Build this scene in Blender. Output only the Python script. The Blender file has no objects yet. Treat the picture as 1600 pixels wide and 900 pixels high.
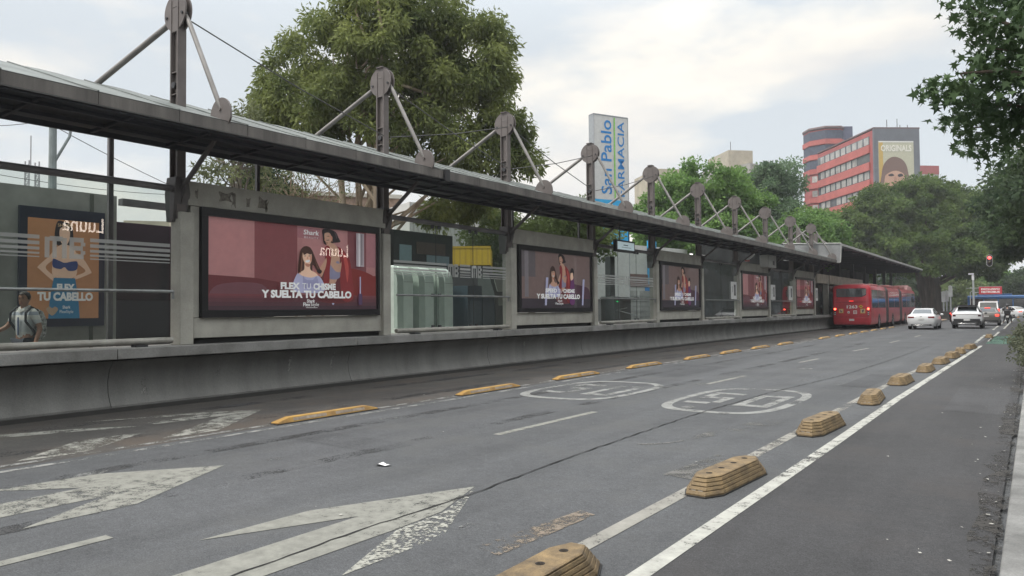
import bpy, bmesh, math, random
import numpy as np
from mathutils import Vector, Matrix
R = math.radians
rnd = random.Random(7)
scene = bpy.context.scene
col = scene.collection

# ------------------------------------------------------------------ camera
YAW, PITCH, ROLL, CAM_H = R(35.26), R(1.67), R(0.5), 1.62
f_ = Vector((-math.sin(YAW)*math.cos(PITCH), math.cos(YAW)*math.cos(PITCH), math.sin(PITCH)))
r0 = Vector((math.cos(YAW), math.sin(YAW), 0)); u0 = r0.cross(f_)
r_ = r0*math.cos(ROLL)-u0*math.sin(ROLL); u_ = u0*math.cos(ROLL)+r0*math.sin(ROLL)
cam = bpy.data.cameras.new('camera'); cam_o = bpy.data.objects.new('camera', cam); col.objects.link(cam_o)
cam_o.matrix_world = Matrix(((r_.x, u_.x, -f_.x, 0), (r_.y, u_.y, -f_.y, 0), (r_.z, u_.z, -f_.z, CAM_H), (0, 0, 0, 1)))
cam.sensor_width = 36; cam.lens = 36*1155/1600; cam.clip_end = 3000; cam.clip_start = .05
scene.camera = cam_o

# ------------------------------------------------------------------ sky, sun, exposure
SUN_EL, SUN_AZ = R(58), R(-150)          # azimuth from +Y, negative = towards the station
w = bpy.data.worlds.new('World'); scene.world = w; w.use_nodes = True
nt = w.node_tree; nt.nodes.clear()
def nd(t, nt=nt, **k):
    n = nt.nodes.new(t)
    for a, b in k.items(): setattr(n, a, b)
    return n
out = nd('ShaderNodeOutputWorld'); bg = nd('ShaderNodeBackground'); bg.inputs[1].default_value = 0.12
sky = nd('ShaderNodeTexSky', sky_type='NISHITA', sun_disc=False, sun_elevation=SUN_EL, sun_rotation=SUN_AZ, air_density=1.0, dust_density=3.0, ozone_density=1.0)
tc = nd('ShaderNodeTexCoord'); mp = nd('ShaderNodeMapping'); mp.inputs['Scale'].default_value = (1.6, 1.6, 4.2); mp.inputs['Location'].default_value = (5.7, 1.1, .9)
no = nd('ShaderNodeTexNoise'); no.inputs['Scale'].default_value = 1.5; no.inputs['Detail'].default_value = 7; no.inputs['Roughness'].default_value = .52
ra = nd('ShaderNodeValToRGB'); ra.color_ramp.elements[0].position = .47; ra.color_ramp.elements[1].position = .60
n2 = nd('ShaderNodeTexNoise'); n2.inputs['Scale'].default_value = 2.6; n2.inputs['Detail'].default_value = 5
r2 = nd('ShaderNodeValToRGB'); r2.color_ramp.elements[0].position = .35; r2.color_ramp.elements[1].position = .65
r2.color_ramp.elements[0].color = (6.2, 6.2, 6.15, 1); r2.color_ramp.elements[1].color = (8.6, 8.1, 7.2, 1)
veil = nd('ShaderNodeMix', data_type='RGBA'); veil.inputs[0].default_value = .86; veil.inputs[7].default_value = (5.75, 6.15, 6.4, 1)
mx = nd('ShaderNodeMix', data_type='RGBA')
L = nt.links.new
L(tc.outputs['Generated'], mp.inputs[0]); L(mp.outputs[0], no.inputs['Vector']); L(mp.outputs[0], n2.inputs['Vector'])
L(no.outputs['Fac'], ra.inputs[0]); L(n2.outputs['Fac'], r2.inputs[0])
L(sky.outputs[0], veil.inputs[6]); L(veil.outputs[2], mx.inputs[6]); L(r2.outputs[0], mx.inputs[7]); L(ra.outputs[0], mx.inputs[0])
sz = nd('ShaderNodeSeparateXYZ'); up = nd('ShaderNodeMapRange', interpolation_type='SMOOTHSTEP')       # overcast: zenith brighter than horizon
up.inputs[1].default_value = .30; up.inputs[2].default_value = .85; up.inputs[3].default_value = 1.0; up.inputs[4].default_value = 2.9
gain = nd('ShaderNodeMix', data_type='RGBA', blend_type='MULTIPLY'); gain.inputs[0].default_value = 1
L(tc.outputs['Generated'], sz.inputs[0]); L(sz.outputs[2], up.inputs[0]); L(mx.outputs[2], gain.inputs[6]); L(up.outputs[0], gain.inputs[7])
L(gain.outputs[2], bg.inputs[0]); L(bg.outputs[0], out.inputs[0])
sun = bpy.data.lights.new('sun', 'SUN'); sun.energy = 2.2; sun.angle = R(12); sun.color = (1, .95, .88)
sun_o = bpy.data.objects.new('sun', sun); col.objects.link(sun_o)
sd = Vector((math.sin(SUN_AZ)*math.cos(SUN_EL), math.cos(SUN_AZ)*math.cos(SUN_EL), math.sin(SUN_EL)))
sun_o.rotation_euler = (-sd).to_track_quat('-Z', 'Y').to_euler(); sun_o.location = (0, 0, 60)
scene.view_settings.view_transform = 'Standard'; scene.view_settings.look = 'None'
scene.view_settings.exposure = 0.18; scene.view_settings.gamma = 1.0; scene.view_settings.use_curve_mapping = False
HAZE = .0005
scene.cycles.max_bounces = 8; scene.cycles.transparent_max_bounces = 16

# ------------------------------------------------------------------ helpers
def srgb(r, g, b):
    def f(c):
        c /= 255
        return c/12.92 if c <= .04045 else ((c+.055)/1.055)**2.4
    return (f(r), f(g), f(b))
MATS = {}
def M(name, c, rough=.6, metal=0., var=.18, scale=2., bump=0., spec=.5, fine=0., streak=False, coat=0., dirt=None):
    """procedural surface: base colour broken up by two noises, optional bump and vertical streaks"""
    if name in MATS: return MATS[name]
    m = bpy.data.materials.new(name); m.use_nodes = True; t = m.node_tree; b = t.nodes['Principled BSDF']
    tcn = t.nodes.new('ShaderNodeTexCoord'); mpn = t.nodes.new('ShaderNodeMapping')
    if streak: mpn.inputs['Scale'].default_value = (1, 1, .12)
    n = t.nodes.new('ShaderNodeTexNoise'); n.inputs['Scale'].default_value = scale; n.inputs['Detail'].default_value = 6; n.inputs['Roughness'].default_value = .62
    rp = t.nodes.new('ShaderNodeValToRGB'); rp.color_ramp.elements[0].position = .28; rp.color_ramp.elements[1].position = .72
    d = dirt or tuple(x*(1-2*var) for x in c)
    rp.color_ramp.elements[0].color = (*[max(0, x) for x in d], 1); rp.color_ramp.elements[1].color = (*[min(1, x*(1+var)) for x in c], 1)
    t.links.new(tcn.outputs['Object'], mpn.inputs[0]); t.links.new(mpn.outputs[0], n.inputs['Vector']); t.links.new(n.outputs['Fac'], rp.inputs[0])
    last = rp.outputs[0]
    if fine > 0:
        n3 = t.nodes.new('ShaderNodeTexNoise'); n3.inputs['Scale'].default_value = scale*40; n3.inputs['Detail'].default_value = 3
        t.links.new(tcn.outputs['Object'], n3.inputs['Vector'])
        mr = t.nodes.new('ShaderNodeMapRange'); mr.inputs[1].default_value = .3; mr.inputs[2].default_value = .7; mr.inputs[3].default_value = 1-fine; mr.inputs[4].default_value = 1+fine
        mm = t.nodes.new('ShaderNodeMix'); mm.data_type = 'RGBA'; mm.blend_type = 'MULTIPLY'; mm.inputs[0].default_value = 1
        t.links.new(n3.outputs['Fac'], mr.inputs[0]); t.links.new(last, mm.inputs[6]); t.links.new(mr.outputs[0], mm.inputs[7]); last = mm.outputs[2]
    t.links.new(last, b.inputs['Base Color'])
    b.inputs['Roughness'].default_value = rough; b.inputs['Metallic'].default_value = metal; b.inputs['Specular IOR Level'].default_value = spec
    b.inputs['Coat Weight'].default_value = coat; b.inputs['Coat Roughness'].default_value = .08
    if bump > 0:
        bn = t.nodes.new('ShaderNodeTexNoise'); bn.inputs['Scale'].default_value = scale*12; bn.inputs['Detail'].default_value = 5
        bp = t.nodes.new('ShaderNodeBump'); bp.inputs['Strength'].default_value = bump; bp.inputs['Distance'].default_value = .02
        t.links.new(tcn.outputs['Object'], bn.inputs['Vector']); t.links.new(bn.outputs['Fac'], bp.inputs['Height']); t.links.new(bp.outputs[0], b.inputs['Normal'])
    MATS[name] = m
    return m
def PRINT(name, c, glow):
    """ink on a backlit sheet"""
    if name in MATS: return MATS[name]
    m = flat(name, c, .5, var=.05); b = m.node_tree.nodes['Principled BSDF']; b.inputs['Emission Color'].default_value = (*c, 1); b.inputs['Emission Strength'].default_value = glow
    return m
def flat(name, c, rough=.5, var=.06, **k): return M(name, c, rough=rough, var=var, scale=5, **k)
def EM(name, c, s):
    if name in MATS: return MATS[name]
    m = bpy.data.materials.new(name); m.use_nodes = True; b = m.node_tree.nodes['Principled BSDF']
    b.inputs['Base Color'].default_value = (*c, 1); b.inputs['Emission Color'].default_value = (*c, 1); b.inputs['Emission Strength'].default_value = s
    MATS[name] = m; return m
def GLASS(name, tint, ior=1.5, alpha=0., acol=(.5, .5, .5), rough=.0, gloss=1.0):
    """thin pane: tinted see-through, fresnel mirror on top, optional film of dust"""
    if name in MATS: return MATS[name]
    m = bpy.data.materials.new(name); m.use_nodes = True; t = m.node_tree; t.nodes.clear()
    o = t.nodes.new('ShaderNodeOutputMaterial'); tr = t.nodes.new('ShaderNodeBsdfTransparent'); tr.inputs[0].default_value = (*tint, 1)
    gl = t.nodes.new('ShaderNodeBsdfGlossy'); gl.inputs['Roughness'].default_value = rough; gl.inputs[0].default_value = (gloss, gloss, gloss, 1)
    fr = t.nodes.new('ShaderNodeFresnel'); fr.inputs[0].default_value = ior
    m1 = t.nodes.new('ShaderNodeMixShader'); t.links.new(fr.outputs[0], m1.inputs[0]); t.links.new(tr.outputs[0], m1.inputs[1]); t.links.new(gl.outputs[0], m1.inputs[2])
    last = m1
    if alpha > 0:
        df = t.nodes.new('ShaderNodeBsdfDiffuse'); df.inputs[0].default_value = (*acol, 1)
        m2 = t.nodes.new('ShaderNodeMixShader'); m2.inputs[0].default_value = alpha
        t.links.new(m1.outputs[0], m2.inputs[1]); t.links.new(df.outputs[0], m2.inputs[2]); last = m2
    t.links.new(last.outputs[0], o.inputs[0]); MATS[name] = m; return m
def PAINT(name, c, wear=.5, wscale=9., grain=60.):
    """road paint: worn through to the road in specks and patches (holes are transparent)"""
    if name in MATS: return MATS[name]
    m = bpy.data.materials.new(name); m.use_nodes = True; t = m.node_tree; b = t.nodes['Principled BSDF']; o = t.nodes['Material Output']
    tcn = t.nodes.new('ShaderNodeTexCoord')
    a = t.nodes.new('ShaderNodeTexNoise'); a.inputs['Scale'].default_value = wscale; a.inputs['Detail'].default_value = 8; a.inputs['Roughness'].default_value = .7
    g = t.nodes.new('ShaderNodeTexNoise'); g.inputs['Scale'].default_value = grain; g.inputs['Detail'].default_value = 2
    big = t.nodes.new('ShaderNodeTexNoise'); big.inputs['Scale'].default_value = .55; big.inputs['Detail'].default_value = 2
    for n in (a, g, big): t.links.new(tcn.outputs['Object'], n.inputs['Vector'])
    s1 = t.nodes.new('ShaderNodeMath'); s1.operation = 'MULTIPLY_ADD'; s1.inputs[1].default_value = .55
    t.links.new(g.outputs['Fac'], s1.inputs[0]); t.links.new(a.outputs['Fac'], s1.inputs[2])
    s2 = t.nodes.new('ShaderNodeMath'); s2.operation = 'MULTIPLY_ADD'; s2.inputs[1].default_value = .7
    t.links.new(big.outputs['Fac'], s2.inputs[0]); t.links.new(s1.outputs[0], s2.inputs[2])
    mr = t.nodes.new('ShaderNodeMapRange'); mr.inputs[1].default_value = .84+.42*wear; mr.inputs[2].default_value = .96+.42*wear; t.links.new(s2.outputs[0], mr.inputs[0])
    cr = t.nodes.new('ShaderNodeValToRGB'); cr.color_ramp.elements[0].color = (*[x*.62 for x in c], 1); cr.color_ramp.elements[1].color = (*c, 1)
    cr.color_ramp.elements[0].position = .35; cr.color_ramp.elements[1].position = .65
    t.links.new(a.outputs['Fac'], cr.inputs[0]); t.links.new(cr.outputs[0], b.inputs['Base Color']); b.inputs['Roughness'].default_value = .75
    tr = t.nodes.new('ShaderNodeBsdfTransparent'); mxs = t.nodes.new('ShaderNodeMixShader')
    t.links.new(mr.outputs[0], mxs.inputs[0]); t.links.new(tr.outputs[0], mxs.inputs[1]); t.links.new(b.outputs[0], mxs.inputs[2]); t.links.new(mxs.outputs[0], o.inputs[0])
    MATS[name] = m; return m

class MB:
    """collects shapes into ONE mesh"""
    def __init__(s): s.v = []; s.f = []; s.mi = []; s.cur = 0
    def add(s, vs, fs):
        o = len(s.v); s.v += [tuple(p) for p in vs]
        for f in fs: s.f.append([o+i for i in f]); s.mi.append(s.cur)
        return s
    def box(s, x0, x1, y0, y1, z0, z1):
        vs = [(x, y, z) for z in (z0, z1) for y in (y0, y1) for x in (x0, x1)]
        return s.add(vs, [(0, 2, 3, 1), (4, 5, 7, 6), (0, 1, 5, 4), (2, 6, 7, 3), (0, 4, 6, 2), (1, 3, 7, 5)])
    def obox(s, c, size, mat=None):
        hx, hy, hz = [a/2 for a in size]; m = mat or Matrix.Identity(3); c = Vector(c)
        vs = [c+m @ Vector((x, y, z)) for z in (-hz, hz) for y in (-hy, hy) for x in (-hx, hx)]
        return s.add(vs, [(0, 2, 3, 1), (4, 5, 7, 6), (0, 1, 5, 4), (2, 6, 7, 3), (0, 4, 6, 2), (1, 3, 7, 5)])
    def tube(s, pts, rs, n=10, cap=True):
        pts = [Vector(p) for p in pts]
        if not isinstance(rs, (list, tuple)): rs = [rs]*len(pts)
        rings = []; prev = None
        for i, p in enumerate(pts):
            d = (pts[min(i+1, len(pts)-1)]-pts[max(i-1, 0)])
            d = d.normalized() if d.length > 1e-9 else Vector((0, 0, 1))
            if prev is None:
                a = d.orthogonal().normalized()
            else:
                a = (prev-d*prev.dot(d)); a = a.normalized() if a.length > 1e-6 else d.orthogonal().normalized()
            prev = a; b = d.cross(a)
            rings.append([p+(a*math.cos(2*math.pi*k/n)+b*math.sin(2*math.pi*k/n))*rs[i] for k in range(n)])
        return s.loft(rings, cap, cap)
    def loft(s, rings, c0=True, c1=True, closed=True):
        n = len(rings[0]); vs = [p for r in rings for p in r]; fs = []
        for i in range(len(rings)-1):
            for k in range(n if closed else n-1):
                fs.append((i*n+k, i*n+(k+1) % n, (i+1)*n+(k+1) % n, (i+1)*n+k))
        if c0: fs.append(tuple(range(n))[::-1])
        if c1: fs.append(tuple((len(rings)-1)*n+k for k in range(n)))
        return s.add(vs, fs)
    def prism(s, poly, axis, a0, a1):
        """poly in the two other axes (order x,y,z minus axis), extruded along axis"""
        def P(p, a):
            q = list(p); q.insert(axis, a); return tuple(q)
        return s.loft([[P(p, a0) for p in poly], [P(p, a1) for p in poly]])
    def poly(s, pts): return s.add(pts, [tuple(range(len(pts)))])
    def lathe(s, prof, c, n=16):
        return s.loft([[(c[0]+r*math.cos(2*math.pi*k/n), c[1]+r*math.sin(2*math.pi*k/n), c[2]+z) for k in range(n)] for r, z in prof])
    def ball(s, c, r, n=12, m=8, sc=(1, 1, 1)):
        rings = []
        for i in range(m+1):
            t = math.pi*(.02+.96*i/m)
            rings.append([(c[0]+sc[0]*r*math.sin(t)*math.cos(2*math.pi*k/n), c[1]+sc[1]*r*math.sin(t)*math.sin(2*math.pi*k/n), c[2]-sc[2]*r*math.cos(t)) for k in range(n)])
        return s.loft(rings)
    def build(s, name, mat, parent=None, smooth=35, bevel=0, world=False, normals=True):
        me = bpy.data.meshes.new(name)
        o3 = ORG(parent) if world else Vector((0, 0, 0))
        me.from_pydata([(x-o3.x, y-o3.y, z-o3.z) for x, y, z in s.v], [], s.f)
        mats = mat if isinstance(mat, (list, tuple)) else [mat]
        for m in mats: me.materials.append(m)
        if len(mats) > 1: me.polygons.foreach_set('material_index', s.mi)
        if normals:
            bm = bmesh.new(); bm.from_mesh(me); bmesh.ops.recalc_face_normals(bm, faces=bm.faces); bm.to_mesh(me); bm.free()
        if smooth:
            me.shade_smooth(); me.set_sharp_from_angle(angle=R(smooth))
        me.update()
        o = bpy.data.objects.new(name, me); col.objects.link(o)
        if parent: o.parent = parent
        if bevel:
            b = o.modifiers.new('bevel', 'BEVEL'); b.width = bevel; b.segments = 2; b.limit_method = 'ANGLE'; b.angle_limit = R(40)
        return o
def ORG(p):
    v = Vector((0, 0, 0))
    while p: v = v+p.location; p = p.parent
    return v
def tag(o, label=None, cat=None, group=None, kind=None):
    if label: o['label'] = label
    if cat: o['category'] = cat
    if group: o['group'] = group
    if kind: o['kind'] = kind
    return o
def thing(name, label, cat, loc=(0, 0, 0), rz=0, group=None):
    o = bpy.data.objects.new(name, None); col.objects.link(o); o.location = loc; o.rotation_euler = (0, 0, rz); o.empty_display_size = .2
    return tag(o, label, cat, group)
def copy_tree(o, parent=None):
    c = o.copy(); col.objects.link(c)
    if parent: c.parent = parent
    for ch in list(o.children): copy_tree(ch, c)
    return c
def dup(o, loc, rz=None, label=None):
    c = copy_tree(o); c.location = loc
    if rz is not None: c.rotation_euler = (0, 0, rz)
    if label: c['label'] = label
    return c
def spline(pts, n=6):
    """closed Catmull-Rom through 2-D points"""
    o = []; k = len(pts)
    for i in range(k):
        p0, p1, p2, p3 = [pts[(i+j-1) % k] for j in range(4)]
        for q in range(n):
            t = q/n
            o.append(tuple(.5*((2*p1[a])+(-p0[a]+p2[a])*t+(2*p0[a]-5*p1[a]+4*p2[a]-p3[a])*t*t+(-p0[a]+3*p1[a]-3*p2[a]+p3[a])*t**3) for a in (0, 1)))
    return o
def text_mesh(s, bold=0., shear=0., spacing=1.):
    """glyph outlines as triangles (verts, faces, xmin, xmax); cap height is about .69"""
    cu = bpy.data.curves.new('glyphs', 'FONT'); cu.body = s; cu.offset = bold; cu.shear = shear; cu.space_character = spacing; cu.resolution_u = 3
    ob = bpy.data.objects.new('glyphs', cu); col.objects.link(ob)
    dg = bpy.context.evaluated_depsgraph_get(); me = bpy.data.meshes.new_from_object(ob.evaluated_get(dg))
    vs = [tuple(v.co) for v in me.vertices]; fs = [tuple(p.vertices) for p in me.polygons]
    bpy.data.objects.remove(ob); bpy.data.curves.remove(cu); bpy.data.meshes.remove(me)
    xs = [v[0] for v in vs]
    return vs, fs, min(xs), max(xs)
class ART:
    """flat printed artwork: coloured outlines in thin layers on one plane, one mesh"""
    def __init__(s, o, U, V, w, h, gap=.0015):
        s.o = Vector(o); s.U = Vector(U).normalized(); s.V = Vector(V).normalized(); s.N = s.U.cross(s.V); s.w = w; s.h = h; s.k = 0; s.gap = gap; s.mb = MB(); s.mats = []
    def P(s, u, v): return s.o+s.U*(u*s.w)+s.V*(v*s.h)+s.N*(s.k*s.gap)
    def mat(s, m):
        if m not in s.mats: s.mats.append(m)
        s.mb.cur = s.mats.index(m)
    def add(s, pts, m, smooth=False):
        s.mat(m); s.k += 1; s.mb.poly([s.P(*p) for p in (spline(pts) if smooth else pts)])
    def rect(s, u0, v0, u1, v1, m): s.add([(u0, v0), (u1, v0), (u1, v1), (u0, v1)], m)
    def text(s, t, u, v, hgt, m, width=None, bold=.0, shear=0, align='c', bump=True, spacing=1.):
        """hgt = cap height as a fraction of the plane's height; width as a fraction of its width"""
        s.mat(m)
        if bump: s.k += 1
        vs, fs, a, b = text_mesh(t, bold, shear, spacing); sy = hgt*s.h/.69; sx = width*s.w/(b-a) if width else sy
        du = {'c': -(a+b)/2, 'l': -a, 'r': -b}[align]
        base = s.o+s.U*(u*s.w)+s.V*(v*s.h)+s.N*(s.k*s.gap)
        s.mb.add([base+s.U*((p[0]+du)*sx)+s.V*(p[1]*sy) for p in vs], fs)
    def build(s, name, parent=None, world=False): return s.mb.build(name, s.mats, parent, smooth=0, world=world, normals=False)
# ------------------------------------------------------------------ ground, road, markings
def ASPHALT(name, c, warm=(1, 1, 1), stain=.25, joint=0):
    m = bpy.data.materials.new(name); m.use_nodes = True; t = m.node_tree; b = t.nodes['Principled BSDF']
    tcn = t.nodes.new('ShaderNodeTexCoord')
    def noise(s, det, rough=.6, vec=None):
        n = t.nodes.new('ShaderNodeTexNoise'); n.inputs['Scale'].default_value = s; n.inputs['Detail'].default_value = det; n.inputs['Roughness'].default_value = rough
        t.links.new(vec or tcn.outputs['Object'], n.inputs['Vector']); return n.outputs['Fac']
    def rng(x, a, bb, lo, hi):
        n = t.nodes.new('ShaderNodeMapRange'); n.inputs[1].default_value = a; n.inputs[2].default_value = bb; n.inputs[3].default_value = lo; n.inputs[4].default_value = hi
        t.links.new(x, n.inputs[0]); return n.outputs[0]
    def mul(a, b2):
        n = t.nodes.new('ShaderNodeMath'); n.operation = 'MULTIPLY'; t.links.new(a, n.inputs[0]); t.links.new(b2, n.inputs[1]); return n.outputs[0]
    mpn = t.nodes.new('ShaderNodeMapping'); mpn.inputs['Scale'].default_value = (1.3, .10, 1); t.links.new(tcn.outputs['Object'], mpn.inputs[0])
    f = mul(rng(noise(.45, 6, .68), .3, .7, 1-stain*1.05, 1+stain*.9), rng(noise(1.0, 5, .65, mpn.outputs[0]), .3, .7, .80, 1.16))
    f = mul(f, rng(noise(1.7, 7, .75), .62, .72, 1.0, .84))   # stains, wheel tracks
    f = mul(f, rng(noise(7, 5, .7), .3, .72, .86, 1.14))
    f = mul(f, rng(noise(95, 2), .3, .7, .62, 1.42))                                                                            # aggregate
    vo = t.nodes.new('ShaderNodeTexVoronoi'); vo.inputs['Scale'].default_value = 55; t.links.new(tcn.outputs['Object'], vo.inputs['Vector'])
    f2 = rng(vo.outputs['Distance'], .07, .14, 2.1, 1.0)
    f = mul(f, f2)
    vd = t.nodes.new('ShaderNodeTexVoronoi'); vd.inputs['Scale'].default_value = 24; t.links.new(tcn.outputs['Object'], vd.inputs['Vector'])
    f = mul(f, rng(vd.outputs['Distance'], .05, .16, .55, 1.0))
    f = mul(f, rng(noise(30, 4, .75), .35, .65, .80, 1.2))
    cc = t.nodes.new('ShaderNodeMix'); cc.data_type = 'RGBA'; cc.blend_type = 'MULTIPLY'; cc.inputs[0].default_value = 1; cc.inputs[6].default_value = (*c, 1)
    t.links.new(f, cc.inputs[7])
    br = t.nodes.new('ShaderNodeMix'); br.data_type = 'RGBA'; br.inputs[7].default_value = (c[0]*warm[0], c[1]*warm[1], c[2]*warm[2], 1)
    t.links.new(rng(noise(.9, 6), .5, .68, 0, .55), br.inputs[0]); t.links.new(cc.outputs[2], br.inputs[6])
    t.links.new(br.outputs[2], b.inputs['Base Color']); b.inputs['Roughness'].default_value = .82; b.inputs['Specular IOR Level'].default_value = .35
    bp = t.nodes.new('ShaderNodeBump'); bp.inputs['Strength'].default_value = .35; bp.inputs['Distance'].default_value = .006
    t.links.new(noise(110, 3), bp.inputs['Height']); t.links.new(bp.outputs[0], b.inputs['Normal'])
    return m
def sheet(name, pts, z, m, kind='structure'):
    return tag(MB().poly([(x, y, z) for x, y in pts]).build(name, m, smooth=0), kind=kind)
def strip(name, line, wd, z, m, taper=None):
    mb = MB(); n = len(line); Lf, Rt = [], []
    for i, (x, y) in enumerate(line):
        a = Vector(line[max(i-1, 0)]); b = Vector(line[min(i+1, n-1)]); d = (b-a).normalized(); q = Vector((-d.y, d.x))*wd/2
        if taper: q *= taper(i)
        Lf.append((x+q.x, y+q.y, z)); Rt.append((x-q.x, y-q.y, z))
    for i in range(n-1): mb.add([Lf[i], Lf[i+1], Rt[i+1], Rt[i]], [(0, 1, 2, 3)])
    return tag(mb.build(name, m, smooth=0), kind='structure')
road_m = ASPHALT('asphalt', (.070, .0728, .0775), (1.05, 1.02, .95), .2)
bus_m = ASPHALT('bus_lane_asphalt', (.066, .061, .057), (1.25, 1.0, .8), .3)
bike_m = ASPHALT('bike_lane_asphalt', (.043, .043, .0455), (1.1, 1.0, .92), .2)
walk_m = M('sidewalk_concrete', (.30, .29, .27), .85, var=.2, scale=1.2, bump=.2, fine=.1)
sheet('ground', [(-900, -300), (900, -300), (900, 1500), (-900, 1500)], -.03, ASPHALT('ground_asphalt', (.10, .105, .11)))
sheet('road', [(-8.85, -30), (-2.03, -30), (-2.03, 34), (-1.8, 60), (-1.8, 190), (-8.85, 190)], 0, road_m)
sheet('bus_lane', [(-12.4, -30), (-8.85, -30), (-8.85, 100), (-12.4, 100)], 0, bus_m)
sheet('bike_lane', [(-2.03, -30), (-.2, -30), (-.35, 60), (-1.2, 110), (-1.8, 110), (-1.8, 60), (-2.03, 34)], 0, bike_m)
sheet('opposite_road', [(-29, -30), (-17.2, -30), (-17.2, 150), (-29, 150)], 0, road_m)
tag(MB().box(-.20, 0.0, -30, 110, -.02, .125).build('kerb', M('kerb_concrete', (.20, .20, .195), .85, var=.25, scale=2.5, bump=.25, fine=.15), bevel=.02), kind='structure')
tag(MB().box(0.0, 10, -30, 110, -.02, .118).build('sidewalk', walk_m), kind='structure')
tag(MB().box(-60, -29, -30, 150, -.02, .12).build('opposite_sidewalk', walk_m), kind='structure')

WHITE = (.42, .42, .385)
p_line = PAINT('worn_white_paint', WHITE, .27, 5, 45)
p_faint = PAINT('faded_white_paint', (.24, .24, .23), .52, 4, 60)
p_arrow = PAINT('arrow_paint', (.225, .225, .20), .20, 7, 70)
p_flaky = PAINT('flaking_paint', (.32, .32, .285), .50, 16, 34)
Z = .004
strip('bike_lane_line', [(-2.0, -6), (-2.0, 4), (-1.985, 9.3), (-2.0, 14.4), (-1.93, 22), (-1.80, 35.3)], .125, Z, p_line)
strip('bike_lane_edge_line', [(-2.55, -6), (-2.55, 13.4), (-2.5, 20), (-2.3, 27), (-2.05, 35)], .13, Z, PAINT('old_edge_paint', (.27, .262, .235), .33, 4, 50))
strip('bike_lane_line', [(-1.73, 39.5), (-1.83, 54)], .12, Z, p_line); strip('bike_lane_edge_line', [(-2.15, 38), (-2.28, 48)], .12, Z, p_line)
strip('bike_lane_line', [(-1.78, 61), (-2.2, 118)], .12, Z, p_line); strip('bike_lane_edge_line', [(-2.3, 58), (-2.75, 110)], .12, Z, p_line)
sheet('green_bike_crossing', [(-1.74, 37), (-.42, 37), (-.5, 47), (-1.8, 47)], Z, PAINT('green_paint', (.05, .12, .085), .40, 3, 40))
strip('bus_lane_line', [(-9.05, -6), (-8.95, 10), (-8.98, 25), (-8.85, 60), (-8.8, 90)], .10, Z, p_faint)
strip('bus_lane_line', [(-8.70, -6), (-8.66, 10), (-8.68, 25), (-8.6, 60), (-8.55, 90)], .10, Z, p_faint)
for a, b, x0, x1 in ((-.5, 2.72, -5.52, -5.51), (7.73, 10.28, -5.73, -5.69), (15.2, 17.5, -5.72, -5.66), (22.5, 24.4, -5.66, -5.56), (29.2, 31.3, -5.45, -5.3), (36.5, 39, -5.3, -5.25), (44, 46.5, -5.2, -5.2)):
    strip('lane_dash', [(x0, a), (x1, b)], .115, Z, p_arrow)
def marking(name, polys, m):
    mb = MB()
    for p in polys: mb.poly([(x, y, Z) for x, y in p])
    return tag(mb.build(name, m, smooth=0), kind='structure')
marking('lane_arrow', [[(-4.23, 5.37), (-4.85, 3.98), (-4.88, 3.03), (-4.39, 4.09)], [(-4.23, 5.37), (-4.39, 4.09), (-4.34, .8), (-3.88, .8), (-3.90, 4.03), (-3.93, 4.55)]], p_arrow)
marking('lane_arrow', [[(-4.20, 5.34), (-3.91, 4.55), (-3.885, 4.0), (-3.50, 3.12), (-3.50, 4.07)]], p_flaky)
marking('lane_arrow', [[(-7.03, 4.65), (-7.74, 3.7), (-7.85, 2.75), (-7.25, 3.34)], [(-7.03, 4.65), (-7.25, 3.34), (-7.2, .3), (-6.75, .3), (-6.75, 3.3)], [(-7.03, 4.65), (-6.75, 3.3), (-6.26, 2.44), (-6.25, 3.31)]], p_arrow)
marking('bus_lane_arrow', [[(-10.42, 7.56), (-10.35, 6.8), (-9.2, 5.2), (-9.15, 5.95)], [(-10.45, 7.65), (-11.0, 6.9), (-11.62, 5.25), (-10.85, 6.65)], [(-10.43, 7.55), (-10.78, 6.7), (-10.70, 5.8), (-10.45, 5.8), (-10.37, 6.8)]], PAINT('bus_arrow_paint', (.29, .285, .255), .38, 5, 60))
marking('bus_lane_arrow', [[(-9.9, 5.35), (-9.95, 4.5), (-9.15, 3.5), (-9.05, 4.15)], [(-10.4, 5.7), (-11.0, 4.95), (-11.6, 3.6), (-11.0, 4.2)]], PAINT('bus_arrow_paint', (.29, .285, .255), .38, 5, 60))
def fifty(cx, cy, hx, hy):
    mb = MB(); n = 56
    def pt(t, k):
        c, s = math.cos(t), math.sin(t); e = .62
        return (cx+(hx-k)*math.copysign(abs(c)**e, c), cy+(hy-k*1.35)*math.copysign(abs(s)**e, s), Z)
    for i in range(n):
        a, b = 2*math.pi*i/n, 2*math.pi*(i+1)/n
        mb.poly([pt(a, 0), pt(b, 0), pt(b, .15), pt(a, .15)])
    def bar(x0, x1, y0, y1): mb.poly([(cx+x0, cy+y0, Z), (cx+x1, cy+y0, Z), (cx+x1, cy+y1, Z), (cx+x0, cy+y1, Z)])
    # 5
    bar(-.72, -.14, .62, .86); bar(-.72, -.57, .14, .62); bar(-.57, -.14, -.04, .18); bar(-.29, -.14, -.62, -.04); bar(-.72, -.29, -.86, -.62)
    # 0
    bar(.14, .72, .62, .86); bar(.14, .29, -.62, .62); bar(.57, .72, -.62, .62); bar(.14, .72, -.86, -.62)
    return tag(mb.build('speed_limit_marking', PAINT('speed_paint', (.235, .24, .23), .33, 4, 55), smooth=0), kind='structure')
fifty(-7.26, 13.12, 1.05, 1.76); fifty(-4.28, 12.98, 1.0, 1.9)
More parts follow.
